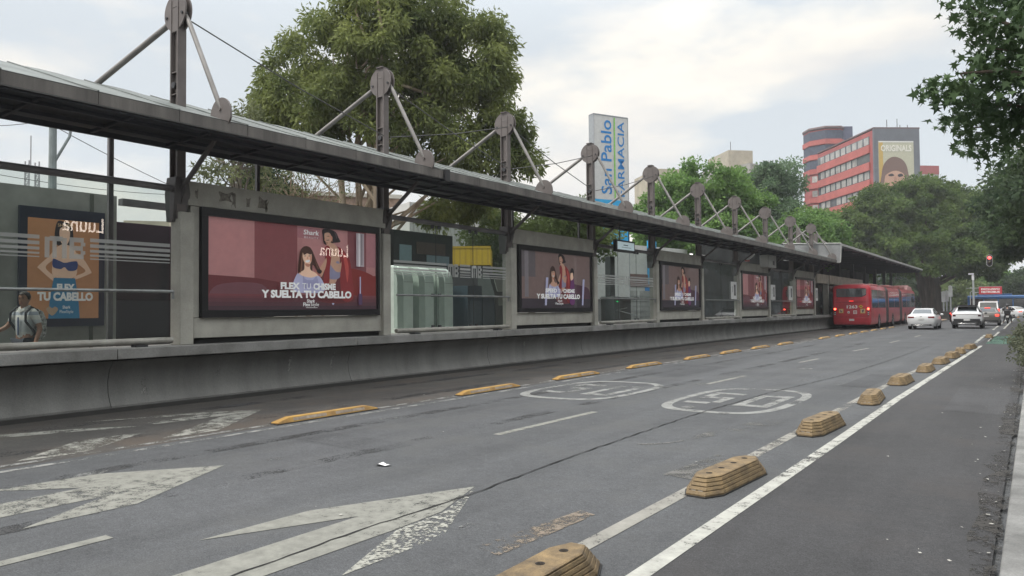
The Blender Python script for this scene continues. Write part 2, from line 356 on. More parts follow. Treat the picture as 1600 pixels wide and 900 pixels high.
# tar-sealed crack, wandering
ln = []; rr = random.Random(3)
ctrl = [(-4.02, 1.0), (-4.05, 2.7), (-4.10, 3.8), (-4.08, 5.16), (-4.2, 7.2), (-4.26, 10.7), (-4.15, 14.2), (-3.75, 18.6), (-3.6, 24), (-3.5, 34)]
for i in range(len(ctrl)-1):
    (x0, y0), (x1, y1) = ctrl[i], ctrl[i+1]; k = max(3, int((y1-y0)/.12))
    for j in range(k): ln.append((x0+(x1-x0)*j/k+rr.uniform(-.012, .012), y0+(y1-y0)*j/k))
strip('road_crack', ln, .028, Z*2, flat('crack_tar', (.012, .012, .013), .9), taper=lambda i: .35+.65*abs(math.sin(i*.37)*math.sin(i*.91)))
marking('road_stain', [spline([(-3.95, 8.1), (-3.6, 8.5), (-3.5, 9.6), (-3.2, 10.8), (-2.9, 10.9), (-3.1, 9.9), (-3.4, 9.0), (-3.7, 8.2)])], PAINT('old_road_stain', (.14, .138, .13), .64, 2.2, 60))
marking('road_patch', [[(-3.16, 4.0), (-2.92, 3.95), (-2.86, 5.15), (-3.02, 5.2)]], PAINT('old_marking_scar', (.19, .155, .12), .6, 8, 70))
marking('road_patch', [[(-3.0, 6.75), (-2.62, 6.7), (-2.6, 7.9), (-2.9, 8.0)]], PAINT('grey_patch', (.12, .117, .11), .62, 4, 70))

# ------------------------------------------------------------------ litter and dust along the gutter
mb = MB(); rr = random.Random(11)
for i in range(150):
    if i < 110: x = -.2-abs(rr.gauss(0, .28)); y = rr.uniform(3.5, 30)
    else: x = rr.uniform(-11.9, -.4); y = rr.uniform(3, 30)
    if x > -.24: x = -.3
    s = rr.uniform(.006, .026)*(.8 if i < 110 else .9); a = rr.uniform(0, 6.28); k = rr.uniform(.3, 1)
    q = [(x+s*math.cos(a+t)*(1 if j % 2 else k), y+s*math.sin(a+t)*(1 if j % 2 else k), .010+rr.uniform(0, .008)) for j, t in enumerate((0, 1.5, 3.1, 4.7))]
    mb.poly(q)
tag(mb.build('litter', flat('litter_paper', (.40, .39, .36), .8, var=.35), smooth=0), 'scattered pale specks of paper and leaf litter along the gutter and road', 'litter', kind='stuff')
pp = MB()
pp.loft([[(-.07, -.03, .012), (-.02, -.045, .03), (.06, -.02, .012)], [(-.08, .02, .010), (-.01, .01, .022), (.08, .03, .02)], [(-.04, .05, .03), (.02, .045, .012), (.07, .06, .010)]], False, False, closed=False)
o = pp.build('paper_scrap', flat('white_paper', (.75, .75, .75), .7)); o.location = (-5.60, 5.55, .0); tag(o, 'crumpled white paper scrap lying alone mid lane beyond the big arrow', 'litter')

# ------------------------------------------------------------------ lane separators
def make_yellow():
    t = thing('lane_separator', '', 'lane separator', group='yellow separators along the bus lane')
    body = MB()
    Lh, wb, wt, h = .98, .08, .048, .088
    body.loft([[(-wb, -Lh, .012), (wb, -Lh, .012), (wb, -Lh, .03), (-wb, -Lh, .03)], [(-wb, -Lh+.02, .012), (wb, -Lh+.02, .012), (wt+.02, -Lh+.03, .04), (-wt-.02, -Lh+.03, .04)],
               [(-wb, -Lh+.22, .012), (wb, -Lh+.22, .012), (wt, -Lh+.22, h), (-wt, -Lh+.22, h)], [(-wb, Lh-.22, .012), (wb, Lh-.22, .012), (wt, Lh-.22, h), (-wt, Lh-.22, h)],
               [(-wb, Lh-.02, .012), (wb, Lh-.02, .012), (wt+.02, Lh-.03, .04), (-wt-.02, Lh-.03, .04)], [(-wb, Lh, .012), (wb, Lh, .012), (wb, Lh, .03), (-wb, Lh, .03)]])
    ym = M('yellow_plastic', (.40, .235, .05), .55, var=.22, scale=3, dirt=(.20, .11, .04), fine=.2)
    body.build('body', ym, t, bevel=.006)
    for sx in (-1, 1):
        for a, b in ((-.70, -.08), (.10, .70)):                       # worn grey recess panels along the flank
            p = MB(); n = Vector((h-.0, 0, wb-wt)).normalized(); n.x *= sx
            def q(y, k): return Vector((sx*(wb+(wt-wb)*k), y, .012+(h-.012)*k))+n*.003
            p.poly([q(a, .25), q(b, .25), q(b, .78), q(a, .78)]); p.build('reflector_strip', M('worn_strip', (.30, .25, .20), .6, var=.4, scale=9, dirt=(.12, .08, .04)), t)
    bs = MB().box(-wb-.012, wb+.012, -Lh-.02, Lh+.02, 0.0, .013); bs.build('base', flat('black_rubber', (.03, .028, .026), .8), t)
    return t
ysep = make_yellow(); first = True
ylab = ['yellow lane separator nearest the camera, beside the bus lane arrow', 'second yellow lane separator from the near end of the bus lane edge', 'yellow lane separator beside the near end of the left painted 50', 'yellow lane separator just beyond the left painted 50', 'fifth yellow lane separator from the near end, below the third advert', 'small distant yellow lane separator before the third glass bay', 'small far yellow lane separator ahead of the bus, seventh along the row', 'tiny far yellow lane separator, eighth along the row']
for i, y in enumerate((7.69, 11.80, 15.30, 19.02, 22.9, 26.2, 29.7, 33.2)):
    o = ysep if i == 0 else copy_tree(ysep)
    o.location = (-8.93+.02*math.sin(i*2), y, 0); o.rotation_euler.z = .012*math.sin(i*1.7); o['label'] = ylab[i]
kerbm = MB()
for i, y in enumerate((40, 43.6, 47.2, 50.8, 54.4, 58, 61.6)):
    o = copy_tree(ysep); o.location = (-8.80+.02*math.sin(i), y, 0); o['label'] = ['worn low separator on the bus lane edge, first of the far group before the bus', 'worn low separator on the bus lane edge, second of the far group before the bus', 'worn low separator on the bus lane edge, third of the far group', 'worn low separator on the bus lane edge a short way behind the bus', 'worn low separator on the bus lane edge just behind the bus', 'worn low separator beside the rear wheel of the red bus', 'worn low separator between the red bus and the white sedan'][i]

def make_bump():
    t = thing('lane_bumper', '', 'lane bumper', group='worn bumpers along the bike lane')
    bm_ = M('worn_bumper', (.205, .143, .070), .8, var=.3, scale=6, dirt=(.060, .045, .032), bump=.4, fine=.32)
    Lh, W = .71, .175
    def ring(k, z):        # octagonal outline shrunk by k
        a, b = Lh-k*1.35, W-k*.62; c = .19-k*.35; d = .085-k*.2
        return [(-a_+0, 0, 0) for a_ in ()] or [(-b+d, -a, z), (b-d, -a, z), (b, -a+c, z), (b, a-c, z), (b-d, a, z), (-b+d, a, z), (-b, a-c, z), (-b, -a+c, z)]
    body = MB()
    rings = [ring(0, .012), ring(0, .028)]
    z = .028; k = 0
    for s in range(4):                                          # ribbed steps up the flanks
        rings += [ring(k+.015, z+.0255), ring(k+.036, z+.0260), ring(k+.036, z+.0325), ring(k+.0215, z+.0330)]; z += .033; k += .0215
    rings += [ring(k+.004, z+.006), ring(k+.02, z+.012)]
    body.loft(rings); ztop = z+.012
    body.build('body', bm_, t, smooth=20, bevel=.0025)
    pl = MB()
    for sx in (-.035, .03): pl.poly([(sx-.022, -Lh+.012, .040), (sx+.022, -Lh+.012, .040), (sx+.020, -Lh+.052, .072), (sx-.020, -Lh+.052, .072)])
    pl.build('end_reflector', flat('scuffed_reflector', (.30, .28, .25), .4, dirt=(.08, .06, .05)), t, smooth=0)
    hm = flat('bolt_hole', (.02, .015, .012), .9)
    for y in (-.42, -.15, .14, .41):
        h = MB(); h.lathe([(.030, 0), (.030, .003), (.022, .003), (.018, .001)], (0, y, ztop-.001), 12); h.build('bolt_hole', hm, t)
    MB().loft([ring(-.012, 0), ring(-.012, .012)]).build('base', flat('black_rubber', (.03, .028, .026), .8), t)
    return t
bp = make_bump()
bl = ['big worn ochre bumper cut off by the bottom edge of the picture', 'big worn ochre bumper right of the right painted 50, second of the row', 'worn ochre bumper on the bike lane edge, third of the row', 'worn ochre bumper on the bike lane edge, fourth of the row', 'worn ochre bumper on the bike lane edge, fifth of the row', 'worn ochre bumper on the bike lane edge, sixth of the row', 'distant ochre bumper on the bike lane edge, seventh of the row', 'distant ochre bumper on the bike lane edge, eighth of the row', 'far ochre bumper ninth of the row', 'farthest ochre bumper of the unbroken row, where the white line ends', 'lone ochre bumper beyond the gap in the row']
for i, (x, y) in enumerate(((-2.34, 3.44), (-2.35, 6.80), (-2.34, 10.38), (-2.33, 13.95), (-2.33, 17.5), (-2.27, 21.05), (-2.22, 24.1), (-2.17, 26.9), (-2.14, 29.6), (-2.02, 32.7), (-1.95, 44.4))):
    o = bp if i == 0 else copy_tree(bp); o.location = (x+rnd.uniform(-.02, .02), y, 0); o.rotation_euler = (0, rnd.uniform(-.012, .012), rnd.uniform(-.07, .07)); o.scale = (rnd.uniform(.95, 1.03), rnd.uniform(.97, 1.03), rnd.uniform(.90, 1.04)); o['label'] = bl[i]

# repair patches, skid marks and drain covers that break up the carriageway
for pts, c in (([(-8.3, 16.5), (-6.9, 16.4), (-6.85, 19.9), (-8.35, 20.1)], .82), ([(-3.3, 16.2), (-2.75, 16.1), (-2.7, 19.4), (-3.25, 19.5)], .8), ([(-7.7, 6.1), (-6.2, 6.0), (-6.15, 6.6), (-7.72, 6.72)], .9), ([(-1.2, 13.2), (-.4, 13.1), (-.4, 17.3), (-1.25, 17.4)], 1.18)):
    base = (.043, .043, .0455) if pts[0][0] > -2 else (.070, .0728, .0775)
    sheet('asphalt_patch', pts, Z*.6, ASPHALT('patch_asphalt', tuple(x*c for x in base), stain=.3))
skid = PAINT('tyre_rubber', (.036, .036, .038), .70, 1.6, 40)
strip('skid_mark', [(-7.9, -3), (-7.85, 12), (-7.7, 20), (-7.7, 34)], .22, Z*.75, skid); strip('skid_mark', [(-6.35, -3), (-6.3, 11), (-6.15, 22), (-6.2, 36)], .22, Z*.75, skid); 
strip('skid_mark', [(-11.4, 0), (-11.3, 12), (-11.35, 30), (-11.3, 52)], .3, Z*.75, skid); strip('skid_mark', [(-9.75, 0), (-9.7, 12), (-9.75, 30), (-9.7, 52)], .3, Z*.75, skid)
rr = random.Random(77); mb = MB()
for i in range(26):
    x, y = rr.uniform(-8.4, -2.8), rr.uniform(3, 28); s_ = rr.uniform(.05, .22)
    mb.poly([(x+s_*math.cos(a)*rr.uniform(.5, 1.0), y+s_*1.8*math.sin(a)*rr.uniform(.5, 1.0), Z*1.5) for a in [2*math.pi*k/11 for k in range(11)]])
tag(mb.build('road_stain', PAINT('pale_scuff', (.14, .142, .14), .60, 6, 60), smooth=0, normals=False), kind='structure')

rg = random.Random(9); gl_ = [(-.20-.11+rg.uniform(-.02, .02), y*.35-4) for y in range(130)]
strip('gutter_dirt', gl_, .30, Z*.7, PAINT('gutter_grime', (.030, .027, .024), .60, 5, 30), taper=lambda i: .35+.65*rg.random())  # tree shade and debris by the kerb, both painted into the strip's colour
# ------------------------------------------------------------------ station: platform, canopy, masts
MY = [7.38, 12.53, 17.55, 22.64, 27.65, 32.75, 37.9, 43.2, 48.6, 53.9]
XM = -12.6
steel = M('taupe_steel', (.128, .112, .107), .55, .1, var=.16, scale=2.2, dirt=(.10, .085, .08), fine=.06)
steel_d = M('dark_steel', (.055, .055, .06), .55, .2, var=.2, scale=2)
chrome = M('brushed_rail', (.30, .31, .31), .34, .75, var=.2, scale=4)
pipe_m = M('painted_pipe', (.32, .31, .28), .5, .25, var=.25, scale=2.5, dirt=(.17, .16, .14))
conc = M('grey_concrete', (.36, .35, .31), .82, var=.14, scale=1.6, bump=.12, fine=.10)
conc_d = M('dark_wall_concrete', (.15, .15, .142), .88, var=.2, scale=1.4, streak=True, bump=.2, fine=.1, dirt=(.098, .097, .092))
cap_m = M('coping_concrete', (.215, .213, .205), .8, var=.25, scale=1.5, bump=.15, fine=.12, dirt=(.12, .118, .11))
ZP = 1.04
st = thing('station_platform', 'long raised bus station platform with dark concave concrete base wall and pale coping', 'platform', (-12.4, 30, 0))
prof = [(-12.34, 0.0), (-12.34, .10), (-12.36, .11), (-12.44, .30), (-12.46, .50), (-12.40, .70), (-12.30, .80), (-12.30, .835), (-13.2, .835), (-13.2, 0)]
mb = MB(); y0 = -14
joints = [-14, -9, -4, 1, 6.1, 11.3, 16.4, 21.6, 26.7, 31.9, 37, 42.2, 47.3, 52.5, 57.6, 63, 68, 73, 78, 83, 88]
for a, b in zip(joints, joints[1:]): mb.loft([[(x, a+.006, z) for x, z in prof], [(x, b-.006, z) for x, z in prof]])
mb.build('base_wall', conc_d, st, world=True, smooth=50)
mb = MB(); mb.box(-12.38, -12.27, -14, 88, -.01, .07); mb.build('footing', flat('black_grime', (.035, .034, .032), .9), st, world=True)
mb = MB()
for a, b in zip(joints, joints[1:]): mb.box(-13.1, -12.14, a+.004, b-.004, .865, ZP)
mb.build('coping', cap_m, st, world=True, bevel=.012)
mb = MB().box(-13.1, -12.32, -14, 88, .834, .866); mb.build('shadow_gap', flat('gap_black', (.02, .02, .02), .9), st, world=True)
# floor inside: level platform and the ramp at the near end
mb = MB(); mb.prism([(-14, .26), (8.0, .26), (13.0, 1.0), (88, 1.0), (88, 0), (-14, 0)], 0, -16.9, -13.1)
tag(mb.build('platform_floor', M('terrazzo', (.24, .235, .22), .6, scale=3, fine=.2)), kind='structure')

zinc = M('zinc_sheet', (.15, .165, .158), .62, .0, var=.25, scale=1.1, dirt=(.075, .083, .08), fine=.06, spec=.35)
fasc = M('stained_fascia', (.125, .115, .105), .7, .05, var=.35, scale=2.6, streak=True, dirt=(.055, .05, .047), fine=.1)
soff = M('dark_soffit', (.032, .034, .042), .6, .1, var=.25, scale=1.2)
can = thing('station_canopy', 'long sloping zinc canopy roof hung from the masts over the platform edge', 'canopy', (-12.5, 30, 4.6))
top = [(-11.05, 4.835), (-11.8, 5.085), (-12.6, 5.36), (-13.4, 5.63), (-14.2, 5.90)]
secs = [(-13.5, 12.99), (13.03, 23.1), (23.13, 33.2), (33.23, 43.7), (43.73, 55.1)]
def sag(y, a): t = (y-a) % 1.25/1.25; return -.028*math.sin(math.pi*t)
rf, fb, sf, rib, lip = MB(), MB(), MB(), MB(), MB()
for a, b in secs:
    n = max(2, int((b-a)/.3125)); ys = [a+(b-a)*i/n for i in range(n+1)]
    for y, y2 in zip(ys, ys[1:]):
        rf.add([(x, q, z-(0 if j in (0,) else -sag(q, a)*(-1))) for q in (y, y2) for j, (x, z) in enumerate(top)], [(j, j+1, j+6, j+5) for j in range(4)])
    k = int((b-a)/1.25)
    for i in range(k+1):
        y = a+1.25*i
        if y > b-.03: break
        rib.loft([[(x, y-.016, z+.002), (x, y+.016, z+.002), (x, y+.012, z+.032), (x, y-.012, z+.032)] for x, z in top])
        fb.box(-11.075, -11.05, y+.004, min(y+1.246, b), 4.655, 4.83)
    lip.box(-11.10, -11.04, a, b, 4.632, 4.654)
    lip.box(-11.10, -11.05, a, b, 4.832, 4.846)
    sf.prism([(-11.08, 4.64), (-12.95, 4.70), (-14.2, 5.86), (-14.2, 5.80), (-12.80, 4.655), (-11.08, 4.60)], 1, a, b)
    for y in (a+.02, b-.02):
        sf.prism([(-11.09, 4.645), (-12.9, 4.69), (-14.18, 5.84), (-11.09, 4.80)], 1, y-.01, y+.01)
rf.build('roof_sheet', zinc, can, world=True, smooth=60); rib.build('standing_seams', zinc, can, world=True)
fb.build('fascia', fasc, can, world=True); lip.build('drip_edge', M('drip_metal', (.07, .068, .066), .5, .3), can, world=True)
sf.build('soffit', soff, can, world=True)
bm2 = MB()
for x in (-11.35, -11.95, -12.45): bm2.box(x-.03, x+.03, -13.5, 55, 4.52 if x < -12 else 4.545, 4.605)
y = -12.0
while y < 55:
    bm2.obox((-11.75, y, 4.575), (1.25, .05, .05), Matrix.Rotation(R(-2), 3, 'Y')); y += 1.27
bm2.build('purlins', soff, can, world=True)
gt = MB(); gt.box(-11.16, -10.98, 12.93, 13.09, 4.60, 4.86); gt.box(-11.2, -10.96, 12.91, 13.11, 4.585, 4.60); gt.build('gutter_outlet', flat('black_gutter', (.02, .02, .022), .5), can, world=True)

def make_mast():
    t = thing('canopy_mast', '', 'mast', group='steel masts carrying the canopy')
    c = MB()
    c.box(.09, .125, -.085, .085, 3.3, 7.30); c.box(-.125, -.09, -.085, .085, 3.3, 7.30); c.box(-.09, .09, -.012, .012, 3.3, 7.30)
    for z in (5.55, 5.95, 6.70, 7.15): c.box(-.09, .09, -.075, .075, z, z+.02)
    c.build('column', steel, t, bevel=.004)
    d = MB()
    for sy in (-.055, .055):
        pts = [(.34*math.cos(a), 7.06+.34*math.sin(a)) for a in [math.pi*2*k/36 for k in range(36)]]
        d.prism(pts, 1, sy-.014, sy+.014)
    d.box(-.10, .10, -.11, .11, 7.395, 7.42)
    d.build('cap_plate', steel, t, smooth=30)
    b = MB()
    for x in (-.25, .25): b.tube([(x, -.095, 7.0), (x, .095, 7.0)], .026, 8)
    b.tube([(0, -.10, 5.72), (0, -.02, 5.72)], .06, 10); b.build('pin', steel_d, t)
    s1 = MB(); s1.tube([(.27, 0, 6.97), (.36, 0, 6.80), (1.27, 0, 5.19), (1.33, 0, 5.08)], [.022, .043, .043, .022], 12); s1.build('front_strut', M('strut_steel', (.20, .188, .178), .5, .15, scale=3), t)
    s2 = MB(); s2.tube([(-.27, 0, 6.98), (-.40, 0, 6.90), (-1.66, -.76, 5.78)], [.03, .052, .052], 12); s2.build('back_strut', M('strut_steel', (.20, .188, .178), .5, .15, scale=3), t)
    a = MB(); pts = [(1.33+.29*math.cos(x), 4.98+.30*math.sin(x)) for x in [math.pi*k/18 for k in range(19)]]+[(1.04, 4.86), (1.62, 4.80)]
    pts = pts[:-2]+[(1.03, 4.88), (1.60, 4.76)] if False else pts[:19]+[(1.04, 4.84), (1.52, 4.76), (1.62, 4.90)]
    a.prism(pts, 1, -.016, .016); a.box(1.0, 1.5, -.12, .12, 4.84, 4.86); a.tube([(1.33, -.04, 5.08), (1.33, .04, 5.08)], .03, 8); a.build('anchor_plate', steel, t, smooth=30)
    sk = MB()                                                    # forked socket the mast stands in
    sk.loft([[(-.16, -.12, 3.25), (.05, -.12, 3.25), (.05, .12, 3.25), (-.16, .12, 3.25)], [(-.17, -.15, 3.75), (.17, -.15, 3.75), (.17, .15, 3.75), (-.17, .15, 3.75)], [(-.15, -.12, 4.05), (.15, -.12, 4.05), (.15, .12, 4.05), (-.15, .12, 4.05)]])
    sk.build('socket', M('socket_steel', (.10, .092, .09), .6, .1, scale=3), t, bevel=.008)
    br = MB(); br.tube([(.15, 0, 3.85), (1.18, 0, 4.60)], .045, 10); br.prism([(.12, 3.55), (.30, 3.86), (.30, 4.02), (.12, 4.02)], 1, -.014, .014); br.build('lower_brace', M('socket_steel', (.10, .092, .09), .6, .1, scale=3), t)
    return t
mast = make_mast()
ml = ['tallest looking canopy mast, at the left edge of the largest advert', 'canopy mast at the right end of the largest advert, before the large tree',
      'canopy mast at the left end of the second advert panel', 'canopy mast beside the white pharmacy sign tower', 'canopy mast just right of the pharmacy sign tower, left end of the third advert',
      'canopy mast at the right end of the third advert', 'canopy mast at the left end of the fourth advert', 'canopy mast above the white box, at the right end of the fourth advert', 'second to last canopy mast of the row', 'last canopy mast of the row beside the higher far roof']
for i, y in enumerate(MY):
    o = mast if i == 0 else copy_tree(mast); o.location = (XM, y, 0); o['label'] = ml[i]
cb = flat('cable', (.05, .048, .045), .5)
cl = ['thin stay cable running down from the first mast to the foot of the second', 'thin stay cable rising from the foot of the second mast to the third', 'thin stay cable running down from the second mast to the foot of the third', 'thin stay cable rising from the foot of the third mast to the fourth', 'thin stay cable running down from the third mast to the foot of the fourth', 'thin stay cable rising from the foot of the fourth mast to the fifth']
k = 0
for i in range(3):
    for a, b in (((MY[i], 6.95), (MY[i+1], 5.75)), ((MY[i+1], 5.75), (MY[i+2], 6.95))):
        o = MB().tube([(XM+.14, a[0]+.1, a[1]), (XM+.14, (a[0]+b[0])/2, (a[1]+b[1])/2-.06), (XM+.14, b[0]-.1, b[1])], .013, 6).build('stay_cable', cb); tag(o, cl[k], 'cable', 'stay cables between the masts'); k += 1

# higher roof at the far end of the station
fr = thing('far_roof', 'higher dark flat roof at the far end of the station above the red bus', 'canopy', (-13, 75, 5.2))
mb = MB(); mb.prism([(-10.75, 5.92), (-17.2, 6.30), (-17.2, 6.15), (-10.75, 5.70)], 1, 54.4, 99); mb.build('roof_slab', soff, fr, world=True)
mb = MB(); mb.box(-10.76, -10.70, 54.3, 99.05, 5.80, 5.95); mb.build('bright_edge', M('pale_edge', (.42, .42, .40), .5, .1, scale=3), fr, world=True)
mb = MB(); mb.prism([(-10.72, 5.95), (-14.6, 6.13), (-14.6, 4.95), (-12.0, 4.70), (-10.80, 4.68)], 1, 54.30, 54.36); mb.build('end_panel', M('grey_sheet', (.27, .275, .28), .45, .2, scale=1.4), fr, world=True)
mb = MB()
for a, b in (((-10.72, 5.96), (-10.80, 4.66)), ((-10.80, 4.66), (-12, 4.68)), ((-10.72, 5.96), (-14.6, 6.15))): mb.tube([(a[0], 54.27, a[1]), (b[0], 54.27, b[1])], .035, 6)
mb.build('end_trim', M('pale_edge', (.42, .42, .40), .5, .1, scale=3), fr, world=True)
mb = MB()
for y in (57, 63, 69, 75, 81, 87, 93, 98): mb.box(-14.1, -13.8, y-.12, y+.12, 1.0, 6.1)
mb.build('posts', steel_d, fr, world=True)
mb = MB()
for y in range(56, 99, 3): mb.box(-16.5, -10.9, y-.06, y+.06, 5.55, 5.75)
mb.build('roof_beams', soff, fr, world=True)
for i, (y, lab) in enumerate(((58.5, 'short back row mast stub behind the second to last canopy mast'), (64, 'short back row mast behind the last canopy mast'))):
    o = thing('roof_post', lab, 'mast', (-14.6, y, 6.1), group='back row masts over the far roof')
    MB().box(-.14, .14, -.10, .10, 0, 1.55).build('column', steel, o); 
    MB().tube([(0, 0, 1.4), (1.5, 0, .15)], .045, 8).tube([(0, 0, 1.4), (-1.5, 0, .15)], .045, 8).tube([(-.1, 0, .8), (.4, -2.5, .3)], .03, 6).build('struts', M('strut_steel', (.20, .188, .178), .5, .15, scale=3), o)
mb = MB()
for y in (55.2, 59.5, 64): mb.box(-13.2, -13.1, y, y+3.9, 1.04, 3.3)
o = mb.build('sliding_door_panels', M('door_glass_dark', (.045, .05, .052), .2, spec=.8, scale=2)); tag(o, 'dark glazed boarding doors behind the rear of the red bus', 'doors')
mb = MB(); mb.box(-13.0, -12.55, 55.15, 58.6, 3.33, 3.98); mb.box(-13.0, -12.55, 59.2, 72, 3.33, 3.98)
o = mb.build('header_panel', M('cream_panel', (.36, .32, .26), .6, scale=2)); tag(o, 'cream header band above the boarding doors beside the red bus roof', 'panel')
mb = MB()
for y in (54.6, 58.85, 72.3): mb.box(-12.95, -12.6, y-.14, y+.14, 1.04, 3.98)
tag(mb.build('door_pillar', conc), 'pale door pillars flanking the boarding doors beside the red bus', 'pillar')

# ------------------------------------------------------------------ concrete panels, adverts, glass bays
side = [MY[i] for i in range(10)]
stain_m = M('peeled_patch', (.20, .185, .16), .85, var=.35, scale=14)
def panel(i, lab, adlab):
    a, b = side[i]-.02, side[i+1]+.06
    t = thing('concrete_panel', lab, 'wall panel', (-12.5, (a+b)/2, ZP), group='concrete advert panels of the station')
    def part(nm, m, *bx, bev=.01):
        mb = MB()
        for q in bx: mb.box(*q)
        return mb.build(nm, m, t, world=True, bevel=bev)
    L0, L1 = a+.36, b-.34
    part('lower_wall', conc, (-12.72, -12.47, L0-.10, L1+.10, ZP+.11, 1.515))
    part('lintel', conc, (-12.72, -12.45, L0-.22, L1+.22, 3.56, 4.0))
    part('pier', conc, (-12.70, -12.38, a-.05, a+.21, ZP+.003, 3.42)); part('pier', conc, (-12.70, -12.38, b-.26, b-.02, ZP+.003, 3.42))
    part('jamb', conc, (-12.69, -12.47, a+.20, L0+.01, 1.52, 3.555)); part('jamb', conc, (-12.69, -12.47, L1-.01, b-.25, 1.52, 3.555))
    part('plinth_gap', flat('gap_black', (.02, .02, .02), .9), (-12.70, -12.55, L0-.1, L1+.1, ZP+.003, ZP+.11), bev=0)
    if i == 0:
        mb = MB(); rr = random.Random(5)
        for y0, z0, w0, h0 in ((.75, 3.68, .28, .22), (1.02, 3.62, .08, .28), (1.35, 3.63, .07, .22), (1.62, 3.66, .20, .22), (1.78, 3.60, .06, .2), (.28, 3.7, .05, .16)):
            pts = spline([(a+y0+rr.uniform(-.02, .02)+w0*u, z0+rr.uniform(-.03, .03)+h0*v) for u, v in ((0, 0), (.5, .1), (1, 0), (.9, .5), (1, 1), (.5, .9), (0, 1), (.1, .4))], 3)
            mb.poly([(-12.4475, y, z) for y, z in pts])
        mb.build('peeled_patches', stain_m, t, world=True, smooth=0)
    fr_ = thing('advert_board', adlab, 'advert', (-12.5, (L0+L1)/2, 1.52), group='adverts along the station front')
    bk = flat('black_frame', (.012, .012, .014), .35)
    y0, y1, z0, z1 = L0+.02, L1-.02, 1.525, 3.55; fw = .13
    mb = MB(); mb.box(-12.60, -12.40, y0, y1, z0, z0+fw); mb.box(-12.60, -12.40, y0, y1, z1-fw-.02, z1); mb.box(-12.60, -12.40, y0, y0+fw, z0+fw+.001, z1-fw-.021); mb.box(-12.60, -12.40, y1-fw*.55, y1, z0+fw+.001, z1-fw-.021)
    mb.build('frame', bk, fr_, world=True)
    g = MB().poly([(-12.425, y0+.05, z0+.05), (-12.425, y1-.04, z0+.05), (-12.425, y1-.04, z1-.06), (-12.425, y0+.05, z1-.06)]); 
    g.build('cover_glass', GLASS('advert_glass', (.93, .93, .93), 1.42, alpha=.10, acol=(.42, .38, .38), rough=.01), fr_, world=True, smooth=0, normals=False)  # diffuse mix paints a washed-out reflection veil over the advert
    return fr_, (y0+fw, z0+fw, y1-fw*.55-y0-fw, z1-z0-2*fw-.02)
def PR(name, c): return PRINT('print_'+name, tuple(min(.85, x*1.45) for x in c), .11)  # slight glow added to lift the prints under the canopy
pk, rd, rd2, dk, wh, sk, hr, hr2, wt2 = PR('pink', srgb(190, 142, 142)), PR('crimson', srgb(142, 80, 84)), PR('deep_red', srgb(114, 46, 52)), PR('plum', srgb(62, 40, 58)), PR('white', srgb(232, 228, 226)), PR('skin', srgb(212, 168, 146)), PR('dark_hair', srgb(34, 28, 32)), PR('brown_hair', srgb(62, 40, 34)), PR('mauve', srgb(150, 104, 118))
org, blu, jean, grd, lil = PR('orange', srgb(158, 112, 78)), PR('navy_top', srgb(44, 58, 104)), PR('jeans', srgb(44, 104, 138)), PR('dusk', srgb(70, 52, 78)), PR('pale_blue', srgb(150, 150, 176))
grad = [PR('fade%d' % k, tuple((1-k/9)*a+k/9*b for a, b in zip(srgb(165, 80, 86), srgb(48, 36, 52)))) for k in range(10)]
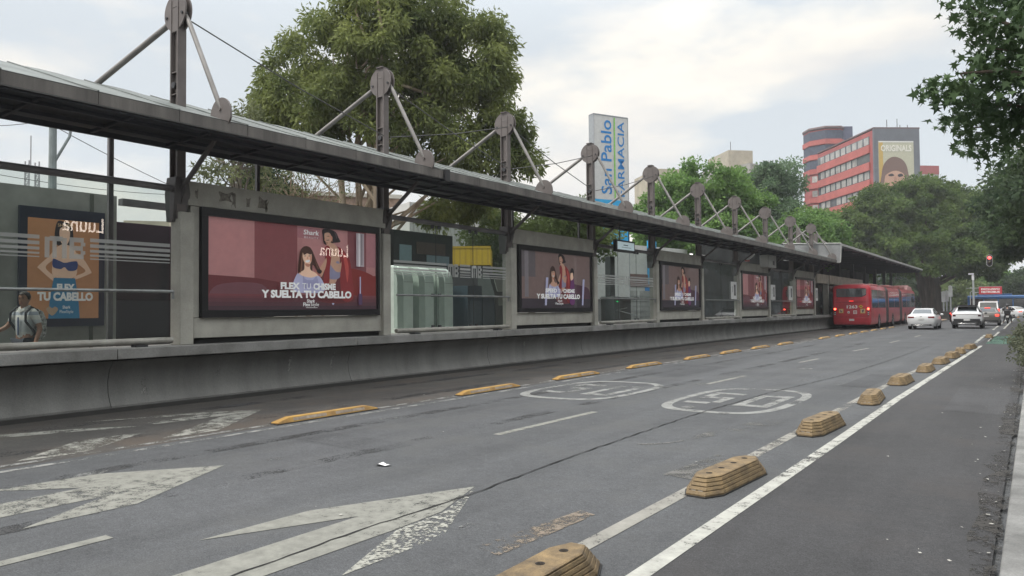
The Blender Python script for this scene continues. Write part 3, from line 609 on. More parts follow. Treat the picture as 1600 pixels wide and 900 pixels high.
def two_people(A, dx=0, sc=1.0, third=False):
    def T(p): return [(dx+.5+(u-.5)*sc, v) for u, v in p]
    # standing figure in an open red robe
    A.add(T([(.60, .12), (.635, .50), (.66, .74), (.70, .79), (.755, .76), (.80, .60), (.82, .30), (.83, .10)]), rd2, True)
    A.add(T([(.63, .98), (.665, 1.0), (.715, .97), (.735, .90), (.745, .85), (.70, .83), (.655, .80), (.638, .82), (.632, .90)]), hr, True)
    A.add(T([(.645, .94), (.675, .95), (.69, .89), (.68, .825), (.66, .80), (.648, .84), (.642, .89)]), sk, True)
    A.add(T([(.655, .86), (.672, .865), (.674, .858), (.656, .852)]), hr); A.add(T([(.650, .825), (.664, .828), (.664, .820), (.652, .818)]), rd2)
    A.add(T([(.66, .80), (.70, .82), (.735, .74), (.74, .55), (.715, .34), (.665, .34), (.655, .58)]), sk, True)
    A.add(T([(.655, .62), (.69, .57), (.735, .60), (.74, .40), (.66, .40)]), lil, True)
    A.add(T([(.735, .75), (.775, .68), (.785, .52), (.72, .47), (.665, .60), (.66, .65), (.69, .66), (.72, .58), (.75, .60)]), sk, True)
    A.add(T([(.60, .50), (.585, .44), (.625, .55), (.66, .66), (.68, .63), (.645, .50), (.62, .40)]), sk, True)
    for q in ([(.655, .60), (.64, .74), (.665, .79), (.685, .70), (.675, .50), (.668, .30), (.63, .20), (.64, .45)], [(.735, .78), (.80, .66), (.825, .40), (.83, .14), (.76, .12), (.742, .40), (.752, .58), (.735, .68)]): A.add(T(q), PR('robe_red', srgb(150, 46, 50)), True)
    A.add(T([(.762, .70), (.785, .66), (.80, .52), (.79, .34), (.775, .52)]), PR('robe_light', srgb(190, 84, 78)), True)
    A.add(T([(.652, .905), (.664, .912), (.675, .905), (.664, .904)]), hr); A.add(T([(.642, .868), (.636, .852), (.646, .848)]), PR('nose_tone', srgb(178, 128, 108)))
    A.add(T([(.672, .93), (.69, .90), (.688, .84), (.682, .88)]), PR('cheek_tone', srgb(180, 130, 112)), True); A.add(T([(.70, .975), (.722, .93), (.718, .88), (.708, .93)]), PR('hair_sheen', srgb(70, 58, 62)), True)
    # seated figure with long hair held out by a brush
    A.add(T([(.48, .40), (.485, .66), (.505, .745), (.535, .76), (.56, .72), (.59, .58), (.615, .47), (.60, .44), (.565, .54), (.555, .40)]), hr2, True)
    A.add(T([(.505, .68), (.53, .715), (.555, .68), (.557, .59), (.54, .535), (.52, .55), (.505, .61)]), sk, True)
    A.add(T([(.505, .715), (.53, .735), (.557, .715), (.553, .665), (.53, .675), (.51, .655)]), hr2, True)
    A.add(T([(.512, .645), (.523, .648), (.523, .640), (.512, .638)]), hr); A.add(T([(.538, .648), (.550, .652), (.550, .644), (.538, .640)]), hr)
    A.add(T([(.518, .585), (.545, .598), (.541, .572), (.525, .566)]), wh, True)
    A.add(T([(.515, .56), (.545, .55), (.55, .48), (.59, .43), (.60, .34), (.47, .33), (.48, .43), (.51, .48)]), sk, True)
    A.add(T([(.510, .660), (.518, .668), (.526, .662), (.518, .662)]), hr2); A.add(T([(.536, .664), (.544, .672), (.552, .664), (.544, .666)]), hr2)
    A.add(T([(.530, .640), (.536, .612), (.526, .608)]), PR('nose_tone', srgb(178, 128, 108))); A.add(T([(.548, .66), (.557, .64), (.552, .58), (.545, .60)]), PR('cheek_tone', srgb(180, 130, 112)), True)
    A.add(T([(.516, .552), (.544, .545), (.54, .515), (.522, .52)]), PR('neck_tone', srgb(160, 112, 94)), True); A.add(T([(.492, .62), (.500, .68), (.496, .50), (.486, .44)]), PR('hair_sheen2', srgb(104, 72, 58)), True); A.add(T([(.566, .66), (.58, .58), (.60, .49), (.585, .53)]), PR('hair_sheen2', srgb(104, 72, 58)), True)
    A.add(T([(.45, .22), (.465, .42), (.50, .40), (.55, .385), (.605, .40), (.63, .22)]), lil, True)
    A.add(T([(.585, .46), (.60, .49), (.618, .47), (.606, .435)]), hr, True)
    A.add(T([(.50, .40), (.52, .36), (.56, .36), (.585, .40), (.60, .25), (.55, .28), (.51, .26)]), PR('fold_blue', srgb(128, 128, 158)), True)
    if third:
        A.add(T([(.79, .10), (.80, .45), (.83, .62), (.86, .50), (.87, .10)]), PR('violet', srgb(84, 40, 84)), True)
        A.add(T([(.80, .60), (.825, .70), (.85, .66), (.845, .55), (.81, .52)]), sk, True); A.add(T([(.80, .66), (.825, .75), (.86, .70), (.85, .58), (.84, .66)]), hr, True)
def big_ad(fr_, box, head, right=True):
    y0, z0, w_, h_ = box
    A = ART((-12.47, y0, z0), (0, 1, 0), (0, 0, 1), w_, h_)
    A.rect(0, 0, 1, 1, pk)
    A.rect(.24, 0, .48, 1, rd); A.rect(.48, .86, .62, .99, mauve_(.0)); A.rect(.93, .55, 1, .98, mauve_(.1)); A.rect(.80, .45, .93, 1, PR('rosewood', srgb(134, 78, 84)))  # upright crimson block: a shadowy reflection painted into the print
    A.add([(0, .38), (.25, .36), (.45, .30), (.45, .0), (0, 0)], rd2)
    A.add([(.72, .10), (.76, .42), (.80, .52), (.90, .50), (.98, .44), (1, .40), (1, .0), (.72, 0)], PR('sofa_red', srgb(140, 44, 40)), True)
    A.add([(.03, .05), (.05, .27), (.28, .29), (.30, .05)], PR('cushion', srgb(124, 74, 84)), True)
    for k in range(10): A.rect(0, max(0, .20-.022*(k+1)), 1, max(.0, .20-.022*k)+.001, [rd2, grad[4], grad[5], grad[6], grad[6], grad[7], grad[7], grad[8], grad[8], grad[9]][k]) if k else None
    two_people(A)
    A.add([(.845, .55), (.845, .98), (.90, .98), (.90, .55)], PR('chrome_lamp', srgb(150, 140, 146))); A.rect(.862, .55, .868, .98, wh); A.rect(.882, .57, .886, .97, hr)
    A.rect(.868, .18, .876, .42, lil); A.rect(.86, .06, .885, .20, grd)
    A.text('Shark', .55, .90, .055, wh, .095, bold=.02, shear=.1); A.text('BEAUTY', .55, .855, .022, wh, .085, spacing=1.5)
    words = head.split(' ')
    A.text(words[0], .425, .245, .070, wh, .112, bold=.055); A.text(words[1], .520, .245, .070, wh, .052); A.text(words[2], .632, .245, .070, wh, .142, bold=.055)
    A.text('Y SUELTA TU CABELLO', .535, .145, .078, wh, .545, bold=.055)
    A.text('Shark', .545, .085, .038, wh, .05, bold=.02, shear=.2); A.text('Flex', .52, .042, .042, wh, .042, bold=.02); A.text('Style', .569, .042, .042, wh, .050); A.rect(.515, .022, .585, .026, wh)
    A.add([(.684, .055), (.676, .072), (.680, .082), (.684, .076), (.688, .082), (.692, .072)], lil)
    A.build('poster', fr_, world=True)
def mauve_(k): return PR('mauve%d' % int(k*10), srgb(172+int(k*60), 122+int(k*60), 128+int(k*60)))
def dark_ad(fr_, box, head):
    y0, z0, w_, h_ = box
    A = ART((-12.47, y0, z0), (0, 1, 0), (0, 0, 1), w_, h_)
    A.rect(0, 0, 1, 1, PR('dim_rose', srgb(132, 112, 108))); A.rect(0, .55, .2, 1, PR('dim_grey', srgb(106, 100, 104))); A.rect(.06, .2, .11, 1, PR('dim_pale', srgb(136, 132, 136)))
    A.add([(.6, .1), (.62, .45), (.8, .44), (.97, .38), (1, .2), (1, 0), (.6, 0)], PR('dim_violet', srgb(84, 46, 66)), True)
    A.rect(0, 0, 1, .17, PR('dim_plum', srgb(50, 40, 54)))
    two_people(A, -.10, .9, True)
    for u0, u1 in ((.30, .33), (.84, .87)): A.add([(u0, .05), (u0+.02, .55), (u1+.02, .55), (u1-.005, .05)], lil)
    words = head.split(' ')
    A.text(words[0], .39, .285, .065, wh, .16, bold=.05); A.text(words[1], .515, .285, .065, wh, .055); A.text(words[2], .645, .285, .065, wh, .17, bold=.05)
    A.text('Y SUELTA TU CABELLO', .50, .175, .075, wh, .62, bold=.055)
    A.text('Shark', .51, .115, .035, wh, .065, bold=.02, shear=.2); A.text('FlexStyle', .50, .065, .038, wh, .11, bold=.01)
    A.build('poster', fr_, world=True)
pl = [(0, 'nearest and largest concrete panel with peeled patches above its advert', 'largest advert, pink and red, reading FLEX TU CHISME'), (2, 'second concrete panel from the left, between the first two glass bays', 'dim rose advert reading SPEED TU CHISME on the second panel'),
      (4, 'third concrete panel from the left, right of the screen on the ceiling', 'dim advert on the third concrete panel with a round mark at lower left'), (6, 'fourth concrete panel from the left, below the white box', 'red advert on the fourth concrete panel'), (8, 'last concrete panel, small, just left of the red bus', 'farthest red advert with pale reflection, just left of the red bus')]
for i, a, b in pl:
    f1, bx = panel(i, a, b)
    if i in (0, 6, 8): big_ad(f1, bx, 'FLEX TU CHISME')
    else: dark_ad(f1, bx, 'SPEED TU CHISME')

pane = GLASS('pane_glass', (.74, .80, .77), 1.5, alpha=.06, acol=(.34, .39, .39))  # pale diffuse mix stands in for a veil of reflections
joint_m = flat('joint_black', (.02, .022, .022), .6)
frost = GLASS('frosted_film', (.62, .63, .62), 1.45, alpha=.50, acol=(.62, .63, .61), rough=.3)
def MBlogo(mb, x, yc, zc, h, w_):
    """rounded M and B in bars of film"""
    hw = w_/2; b = w_*.115
    def bar(y0, y1, z0, z1): mb.poly([(x, yc+y0, zc+z0), (x, yc+y1, zc+z0), (x, yc+y1, zc+z1), (x, yc+y0, zc+z1)])
    z0, z1 = -h/2, h/2
    bar(-hw, -hw+b, z0, z1-.05*h); bar(-hw+b, -.06*w_, z1-.22*h, z1); bar(-hw+1.6*b, -hw+2.5*b, z0, z1-.22*h); bar(-.06*w_-b*.2, -.06*w_+b*.8, z0, z1-.05*h)
    bar(.10*w_, .10*w_+b, z0, z1); bar(.10*w_+b, hw-.04*w_, z1-.22*h, z1); bar(.10*w_+b, hw-.06*w_, -.11*h, .11*h); bar(.10*w_+b, hw-.04*w_, z0, z0+.22*h); bar(hw-b, hw, .11*h, z1-.22*h); bar(hw-b, hw, z0+.22*h, -.11*h)
def glass_bay(a, b, lab, logos=(), top=3.78, stripes=True, n=4):
    t = thing('glass_screen', lab, 'glass screen', (-12.5, (a+b)/2, ZP), group='glass bays of the station front')
    mb = MB().tube([(-12.42, a, 1.135), (-12.42, b, 1.135)], .055, 14); mb.build('bottom_rail', pipe_m, t, world=True)
    mb = MB().tube([(-12.40, a, 1.99), (-12.40, b, 1.99)], .026, 12).tube([(-12.40, b, 1.99), (-12.44, b+.03, 1.99), (-12.44, b+.03, 1.86)], .024, 8); mb.build('hand_rail', chrome, t, world=True)
    mb = MB().tube([(-12.55, a-.05, 3.86), (-12.55, b+.12, 3.84)], .06, 12); mb.build('top_rail', M('top_tube', (.155, .15, .155), .5, .2, scale=3), t, world=True)
    ys = [a+(b-a)*k/n for k in range(n+1)]
    for y, y2 in zip(ys, ys[1:]):
        MB().poly([(-12.50, y+.008, 1.20), (-12.50, y2-.008, 1.20), (-12.50, y2-.008, top), (-12.50, y+.008, top)]).build('pane', pane, t, world=True, smooth=0, normals=False)
    for y in ys[1:-1]: MB().box(-12.505, -12.495, y-.0075, y+.0075, 1.20, top).build('joint', joint_m, t, world=True)
    mb = MB()
    for y in ys[1:-1]:
        for z in (1.19, 1.99, 3.74):
            for d in (-.13, .13): MB().box(-12.53, -12.46, y+d-.03, y+d+.03, z-.03, z+.05).build('clamp', steel_d, t, world=True)
    for y in [a+.6, b-.6]: MB().box(-12.46, -12.28, y-.10, y+.10, 1.043, 1.075).build('foot_plate', steel_d, t, world=True)
    if stripes:
        mb = MB()
        segs = []; cur = a
        for c, hw in logos: segs.append((cur, c-hw*1.25)); cur = c+hw*1.25
        segs.append((cur, b))
        for s0, s1 in segs:
            if s1-s0 < .05: continue
            for z0, hh in ((2.775, .06), (2.685, .055), (2.605, .045), (2.54, .03), (2.49, .018)): mb.poly([(-12.494, s0, z0), (-12.494, s1, z0), (-12.494, s1, z0+hh), (-12.494, s0, z0+hh)])
        for c, hw in logos: MBlogo(mb, -12.494, c, 2.66, .34, hw*2)
        mb.build('frosted_film', frost, t, world=True, smooth=0)
glass_bay(-13.4, 7.18, 'long glass screen at the left edge with MB film, pedestrian behind it', [(1.3, .30), (5.45, .30)], n=6)
glass_bay(12.78, 17.38, 'glass bay with rounded white machines behind it', [(15.0, .22), (16.0, .22)], n=3)
glass_bay(22.9, 27.5, 'glass bay below the hanging screen, turnstile with green arrow behind', [(25.2, .2)], n=3)
glass_bay(33.0, 37.75, 'dark glass bay with one white notice, between third and fourth adverts', [], stripes=False, n=2)
glass_bay(43.45, 48.45, 'dark glass bay with two white notices, between fourth and last adverts', [], stripes=False, n=2)
for i, (y, lab) in enumerate(((37.1, 'white notice on the glass left of the fourth advert'), (44.0, 'white notice on the glass right of the fourth advert'), (47.8, 'white notice on the glass left of the last advert'), (54.45, 'small white notice on the door pillar left of the red bus'))):
    o = thing('notice', lab, 'notice', (-12.46, y, 2.45), group='white notices on the station glass')
    MB().box(-.01, .012, -.42, .42, -.40, .48).build('sheet', flat('white_notice', (.66, .66, .65)), o)
    mb = MB(); mb.box(.0125, .016, .02, .26, -.22, .34); mb.build('dark_symbol', flat('ink', (.03, .03, .035)), o)
    mb = MB(); mb.box(.0125, .016, -.25, -.18, -.05, .25); mb.box(.0165, .019, .10, .16, -.12, .22); mb.build('print', flat('notice_grey', (.3, .3, .3)), o)

# ------------------------------------------------------------------ things inside and hung on the station
grey_w = M('inner_grey_wall', (.30, .31, .285), .7, var=.15, scale=1.4, bump=.05)
t = thing('inner_wall', 'tall grey inner wall at the left carrying the orange poster', 'wall', (-16, 3, .26))
MB().box(-16.25, -16.0, -13, 8.0, .26, 4.12).build('wall', grey_w, t, world=True)
MB().box(-16.0, -15.98, 7.45, 7.52, .26, 4.10).box(-16.0, -15.97, 4.0, 5.1, 3.1, 3.5).build('trim', flat('olive_trim', (.09, .10, .08)), t, world=True)
t = thing('orange_poster', 'tall framed orange poster reading FLEX TU CABELLO on the grey inner wall', 'advert', (-15.98, 6.92, 1.45))
MB().box(-15.998, -15.93, 6.12, 7.72, 1.36, 3.72).build('frame', flat('navy_frame', (.02, .025, .05), .4), t, world=True)
A = ART((-15.925, 6.26, 1.52), (0, 1, 0), (0, 0, 1), 1.34, 1.98)
A.rect(0, 0, 1, 1, org)
A.add([(.40, .98), (.50, 1.02-.04), (.60, .94), (.62, .80), (.55, .74), (.40, .74), (.36, .84)], hr, True)
A.add([(.43, .90), (.50, .93), (.57, .89), (.56, .79), (.50, .74), (.44, .79)], sk, True)
A.add([(.46, .75), (.54, .75), (.66, .68), (.68, .55), (.64, .42), (.36, .42), (.33, .55), (.34, .68)], sk, True)
A.add([(.34, .67), (.28, .62), (.14, .52), (.16, .49), (.36, .37), (.38, .41), (.24, .51), (.35, .60)], sk, True); A.add([(.66, .67), (.76, .62), (.88, .49), (.86, .46), (.66, .40), (.65, .43), (.80, .49), (.66, .58)], sk, True)
A.add([(.34, .60), (.42, .585), (.50, .565), (.60, .58), (.68, .58), (.67, .50), (.56, .485), (.50, .52), (.44, .50), (.34, .52)], blu, True)
A.add([(.35, .41), (.65, .41), (.70, .20), (.72, 0), (.28, 0), (.30, .2)], jean)
A.text('SHARK', .5, .93, .03, PR('pale_orange', srgb(220, 170, 130)), .2)
A.text('FLEX', .52, .285, .062, wh, .25, bold=.055); A.text('TU CABELLO', .52, .185, .075, wh, .78, bold=.055)
A.text('Shark', .53, .10, .03, wh, .11, bold=.02); A.text('FlexStyle', .53, .055, .03, wh, .19); A.add([(.33, .03), (.25, .09), (.29, .12), (.33, .105), (.37, .12), (.41, .09)], PR('tan', srgb(150, 130, 110)), True)
A.build('poster', t, world=True)
t = thing('wall_display', 'small pale framed display on the grey wall left of the orange poster', 'display', (-15.98, 5.2, 2))
MB().box(-15.998, -15.95, 4.6, 5.75, 1.3, 2.9).build('frame', flat('olive_trim', (.09, .10, .08)), t, world=True); MB().box(-15.95, -15.94, 4.7, 5.6, 1.4, 2.8).build('sheet', flat('pale_sheet', (.30, .36, .34)), t, world=True)

t = thing('maroon_booth', 'dark maroon booth with smoked windows seen right of the orange poster', 'booth', (-16.8, 9.5, .3))
MB().box(-17.0, -16.4, 8.05, 12.3, .3, 1.9).build('lower_body', flat('booth_maroon', (.018, .012, .016), .5), t, world=True)
MB().box(-16.98, -16.42, 8.06, 12.28, 1.9, 3.0).build('smoked_window', flat('smoked', (.008, .012, .015), .15), t, world=True)
MB().box(-17.0, -16.38, 8.05, 12.3, 3.0, 3.62).build('fascia', flat('booth_purple', (.045, .018, .035), .5), t, world=True)
o = MB().box(-15.98, -15.8, 8.02, 12.4, 3.92, 4.06).build('inner_beam', M('top_tube', (.155, .15, .155), .5, .2, scale=3)); tag(o, 'grey steel beam behind the glass right of the orange poster', 'beam')
o = MB().box(-14.5, -14.42, 7.06, 7.15, .26, 5.7).build('roof_support_post', M('top_tube', (.155, .15, .155), .5, .2, scale=3)); tag(o, 'thin dark post under the canopy left of the first mast', 'post')
for i, (y, lab) in enumerate(((10.4, 'thin black post seen above the largest advert'), (20.5, 'thin black post seen above the second advert'), (25.0, 'thin black post left of the hanging screen'))):
    o = MB().box(-14.5, -14.42, y-.04, y+.04, 1.0, 5.6).build('roof_support_post', flat('black_post', (.025, .025, .027))); tag(o, lab, 'post')

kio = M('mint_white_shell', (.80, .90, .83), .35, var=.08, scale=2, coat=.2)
def make_kiosk():
    t = thing('turnstile_housing', '', 'machine', group='rounded machines behind the second glass bay')
    pr = [(-.75, 0), (.20, 0), (.20, 1.42)]+[(-.18+.38*math.cos(a), 1.42+.46*math.sin(a)) for a in [math.pi/2*k/8 for k in range(1, 9)]]+[(-.75, 1.90)]
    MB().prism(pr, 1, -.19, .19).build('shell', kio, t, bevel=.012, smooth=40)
    MB().prism([(x*.97-.005, z*.985) for x, z in pr], 1, -.43, -.191).build('side_channel', M('mint_shade', (.52, .60, .54), .5, var=.1), t, smooth=40)  # side face's shade put into a darker copy of the shell colour
    MB().box(.198, .206, -.165, .165, .02, .03).box(.198, .205, -.19, .19, 1.405, 1.415).build('seam', flat('mint_seam', (.2, .24, .22)), t)
    return t
k = make_kiosk()
for i, (y, lab) in enumerate(((15.05, 'leftmost of three rounded mint white machines behind the glass'), (15.92, 'middle one of three rounded mint white machines behind the glass'), (16.78, 'rightmost of three rounded mint white machines behind the glass'))):
    o = k if i == 0 else copy_tree(k); o.location = (-14.35, y, 1.0); o['label'] = lab
t = thing('equipment_wall', 'dark wall above the rounded white machines with pale blue signs', 'wall', (-15.6, 17, 1))
MB().box(-15.75, -15.6, 14.3, 18.7, 2.85, 4.05).build('panel', flat('charcoal_panel', (.028, .034, .032), .4), t, world=True)
MB().box(-15.6, -15.58, 16.2, 16.72, 3.1, 3.62).box(-15.6, -15.58, 17.42, 18.5, 3.06, 3.36).build('blue_sign', flat('pale_blue_sign', (.26, .36, .40), .4), t, world=True)
MB().box(-15.6, -15.57, 16.95, 18.3, 3.38, 3.75).build('brown_frame', flat('brown_sign', (.10, .075, .06), .4), t, world=True)
MB().box(-15.75, -15.6, 14.3, 18.7, 1.0, 2.85).build('lower_panel', flat('charcoal_low', (.05, .06, .058), .4), t, world=True)
t = thing('blue_cabinet', 'dark blue service cabinets right of the rounded white machines', 'cabinet', (-14.3, 18.2, 1))
MB().box(-14.7, -13.9, 17.35, 18.05, 1.0, 2.35).box(-14.7, -13.9, 18.1, 18.7, 1.0, 2.0).build('body', flat('slate_blue', (.055, .085, .11), .35), t, world=True)
MB().box(-13.9, -13.88, 17.45, 17.95, 1.1, 1.9).build('door', flat('slate_blue2', (.09, .125, .15), .35), t, world=True)
t = thing('ticket_machine', 'grey ticket machine with pale screen beside the second advert panel', 'machine', (-14.2, 19.2, 1))
MB().prism([(-14.6, 1.0), (-13.9, 1.0), (-13.9, 2.0), (-14.15, 2.75), (-14.6, 2.75)], 1, 18.75, 19.65).build('body', flat('machine_grey', (.10, .115, .11), .4), t, world=True)
MB().box(-13.895, -13.88, 18.9, 19.5, 1.75, 2.0).build('screen', flat('pale_screen', (.30, .34, .30), .3), t, world=True)
MB().obox((-13.99, 19.2, 2.4), (.02, .62, .42), Matrix.Rotation(R(-18), 3, 'Y')).build('top_screen', flat('pale_screen', (.30, .34, .30), .3), t, world=True)

def monitor(loc, w_, h_, lab):
    t = thing('hanging_screen', lab, 'screen', loc)
    MB().box(-.08, .06, -w_/2, w_/2, -h_, 0).build('casing', flat('black_casing', (.015, .016, .018), .4), t, bevel=.01)
    MB().box(.0605, .066, -w_/2+.07, w_/2-.07, -h_+.08, -.06).build('display', EM('screen_glow', (.45, .55, .58), .35), t)
    MB().box(.0665, .069, -.2, .15, -h_*.45, -h_*.38).box(.0665, .069, -.35, .4, -h_*.62, -h_*.59).build('display_text', flat('screen_ink', (.03, .08, .09)), t)
    MB().tube([(0, -w_*.25, 0), (0, -w_*.25, .75)], .02, 8).tube([(0, w_*.25, 0), (0, w_*.25, .75)], .02, 8).build('hangers', steel_d, t)
    return t
monitor((-12.0, 24.0, 4.06), 1.45, .42, 'black information screen with pale display hanging under the canopy')
t = thing('white_equipment_box', 'white equipment box hanging under the canopy above the fourth advert', 'box', (-12.2, 42.4, 4.0))
MB().box(-.3, .2, -.75, .75, -.15, .55).build('case', flat('box_white', (.42, .42, .40), .5), t, bevel=.03)
MB().box(.2, .215, .05, .35, .0, .22).build('vent', flat('box_dark', (.1, .1, .1)), t); MB().box(-.05, .0, -.6, -.5, .55, .75).box(-.05, 0, .5, .6, .55, .75).build('bracket', steel_d, t)
t = thing('megaphone_speaker', 'white horn speaker on the brace above the fourth advert', 'speaker', (-12.1, 38.2, 4.12))
MB().tube([(0, 0, 0), (.35, -.3, .12), (.55, -.55, .2)], [.09, .05, .03], 12).build('horn', flat('horn_white', (.6, .6, .6)), t); MB().box(-.1, .1, -.08, .08, -.12, .02).build('bracket', flat('bracket_red', (.35, .06, .05)), t)
for i, y in enumerate((33.9, 34.7, 35.3, 35.7)):
    t = thing('ceiling_lamp', 'small lit ceiling lamp in the dark glass bay between third and fourth adverts', 'lamp', (-14.2, y+2, 4.35), group='small lit lamps in the dark bay')
    MB().lathe([(.0, .06), (.09, .05), (.11, 0)], (0, 0, 0), 12).build('shade', flat('lamp_white', (.6, .6, .6)), t); MB().ball((0, 0, -.015), .075, 10, 6).build('bulb', EM('bulb_glow', (1, .97, .9), 3.0), t); MB().tube([(0, 0, .06), (0, 0, 1.2)], .012, 6).build('stem', steel_d, t)
# turnstile with green arrow in the third glass bay
t = thing('turnstile', 'dark turnstile pillar with a green arrow light in the third glass bay', 'turnstile', (-13.8, 26.3, 1.0))
MB().box(-.3, .3, -.25, .25, 0, 1.1).box(-.12, .12, -.2, .2, 1.1, 2.7).build('pillar', flat('turnstile_dark', (.07, .08, .08), .35), t, bevel=.02)
mb = MB(); mb.poly([(.31, .10, .905), (.31, .02, .95), (.31, .02, .86)]); mb.poly([(.31, .02, .895), (.31, -.10, .895), (.31, -.10, .915), (.31, .02, .915)][::-1]); mb.build('green_arrow', EM('green_led', (.05, .9, .25), .9), t, smooth=0, normals=False)
MB().tube([(.3, .1, .55), (.9, .35, .35)], .02, 8).tube([(.3, -.1, .55), (.9, -.35, .65)], .02, 8).build('arm', chrome, t)
t = thing('entrance_cabinet', 'tall dark cabinet behind the third glass bay, left of the turnstile', 'cabinet', (-14.5, 24.9, 1.0))
MB().box(-.3, .3, -.5, .5, 0, 2.75).build('body', flat('cabinet_black', (.03, .036, .036), .4), t, bevel=.02); MB().box(.3, .315, -.25, .3, 1.35, 1.55).build('slot', flat('pale_slot', (.3, .33, .32)), t); MB().box(.3, .31, .05, .42, .1, 1.0).build('panel', flat('pale_green_panel', (.25, .32, .29)), t)
t = thing('bench_cabinet', 'low dark cabinet right of the turnstile in the third glass bay', 'cabinet', (-14.3, 28.0, 1.0))
MB().box(-.3, .3, -.55, .55, 0, 1.05).build('body', flat('cabinet_black', (.03, .036, .036), .4), t, bevel=.02); MB().box(-.25, .25, -.5, .5, 1.05, 1.10).build('top', flat('cab_top', (.15, .16, .16)), t)
# solid dark inside of the far bays
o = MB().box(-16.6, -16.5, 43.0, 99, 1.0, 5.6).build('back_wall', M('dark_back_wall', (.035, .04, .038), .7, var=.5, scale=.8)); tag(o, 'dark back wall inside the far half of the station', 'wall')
t = thing('waiting_shelter_panel', 'grey louvred panel inside the dark bay left of the white notice', 'panel', (-15, 36.2, 1.0))
mb = MB()
for i in range(9): mb.box(-.04, .04, -1.5, 1.0, .4+i*.2, .52+i*.2)
mb.build('louvres', flat('louvre_grey', (.13, .14, .14)), t); MB().box(-.05, -.041, -1.6, 1.1, 0, 2.4).build('panel', flat('panel_dark', (.05, .055, .055)), t)
for i, (y, x, hh, c, lab) in enumerate(((46.2, -14.4, 1.66, (.12, .03, .035), 'dim figure in dark red waiting behind the glass left of the last advert'), (47.3, -14.7, 1.72, (.14, .11, .09), 'dim figure in brown waiting behind the glass beside a white notice'), (35.6, -14.5, 1.7, (.05, .06, .08), 'dim figure in dark clothes behind the glass left of the fourth advert'))):
    WAIT = globals().setdefault('WAIT', []); WAIT.append((x, y, hh, c, lab))
# tail lamp like red light on the inside pillar

rr = random.Random(19); mb = MB()
for i in range(34):
    y = rr.uniform(2, 52); z = rr.uniform(.15, .72); hh = rr.uniform(.06, .34); ww = rr.uniform(.02, .09)
    def wx(zz): return np.interp(zz, [.11, .30, .50, .70, .80], [-12.36, -12.44, -12.46, -12.40, -12.30])+.004
    zs = [z+hh*k/4 for k in range(5)]; zs = [min(q, .79) for q in zs]
    for a_, b_ in zip(zs, zs[1:]):
        if b_-a_ > .003: mb.poly([(wx(a_), y-ww*rr.uniform(.3, 1), a_), (wx(a_), y+ww*rr.uniform(.3, 1), a_), (wx(b_), y+ww*rr.uniform(.3, 1), b_), (wx(b_), y-ww*rr.uniform(.3, 1), b_)])
tag(mb.build('wall_scuffs', PAINT('pale_scuffs', (.25, .25, .235), .62, 9, 50), st, world=True, smooth=0, normals=False), kind='stuff')
# ------------------------------------------------------------------ people
def skin_mesh(joints, edges, root):
    names = list(joints); idx = {n: i for i, n in enumerate(names)}
    me = bpy.data.meshes.new('skeleton'); me.from_pydata([joints[n][:3] for n in names], [(idx[a], idx[b]) for a, b in edges], [])
    ob = bpy.data.objects.new('skeleton', me); col.objects.link(ob)
    ob.modifiers.new('skin', 'SKIN').use_smooth_shade = True
    for n in names:
        sv = me.skin_vertices[0].data[idx[n]]; r = joints[n][3]
        sv.radius = r if isinstance(r, tuple) else (r, r); sv.use_root = (n == root)
    sb = ob.modifiers.new('sub', 'SUBSURF'); sb.levels = 1; sb.render_levels = 1
    dg = bpy.context.evaluated_depsgraph_get(); m2 = bpy.data.meshes.new_from_object(ob.evaluated_get(dg))
    vs = [tuple(v.co) for v in m2.vertices]; fs = [tuple(p.vertices) for p in m2.polygons]
    bpy.data.objects.remove(ob); bpy.data.meshes.remove(m2); bpy.data.meshes.remove(me)
    return vs, fs
def hand(J, E, wr, name, w_, d, side):
    """palm and five curled fingers from wrist point w_ along direction d"""
    w_ = Vector(w_); d = Vector(d).normalized(); s = Vector(side).normalized(); n = d.cross(s)
    J[name+'palm'] = (*(w_+d*.07), .026); E.append((wr, name+'palm'))
    for k, (o, l) in enumerate(((-.028, .072), (-.010, .082), (.010, .076), (.027, .058))):
        a = w_+d*.10+s*o; b = a+d*l*.55+n*.010; c = b+d*l*.40+n*.030
        for nm, p, r in (('a', a, .010), ('b', b, .009), ('c', c, .007)): J[name+str(k)+nm] = (*p, r)
        E += [(name+'palm', name+str(k)+'a'), (name+str(k)+'a', name+str(k)+'b'), (name+str(k)+'b', name+str(k)+'c')]
    a = w_+d*.045-s*.034; b = a+d*.035-s*.018; c = b+d*.028+n*.008
    for nm, p, r in (('a', a, .012), ('b', b, .010), ('c', c, .008)): J[name+'t'+nm] = (*p, r)
    E += [(name+'palm', name+'ta'), (name+'ta', name+'tb'), (name+'tb', name+'tc')]
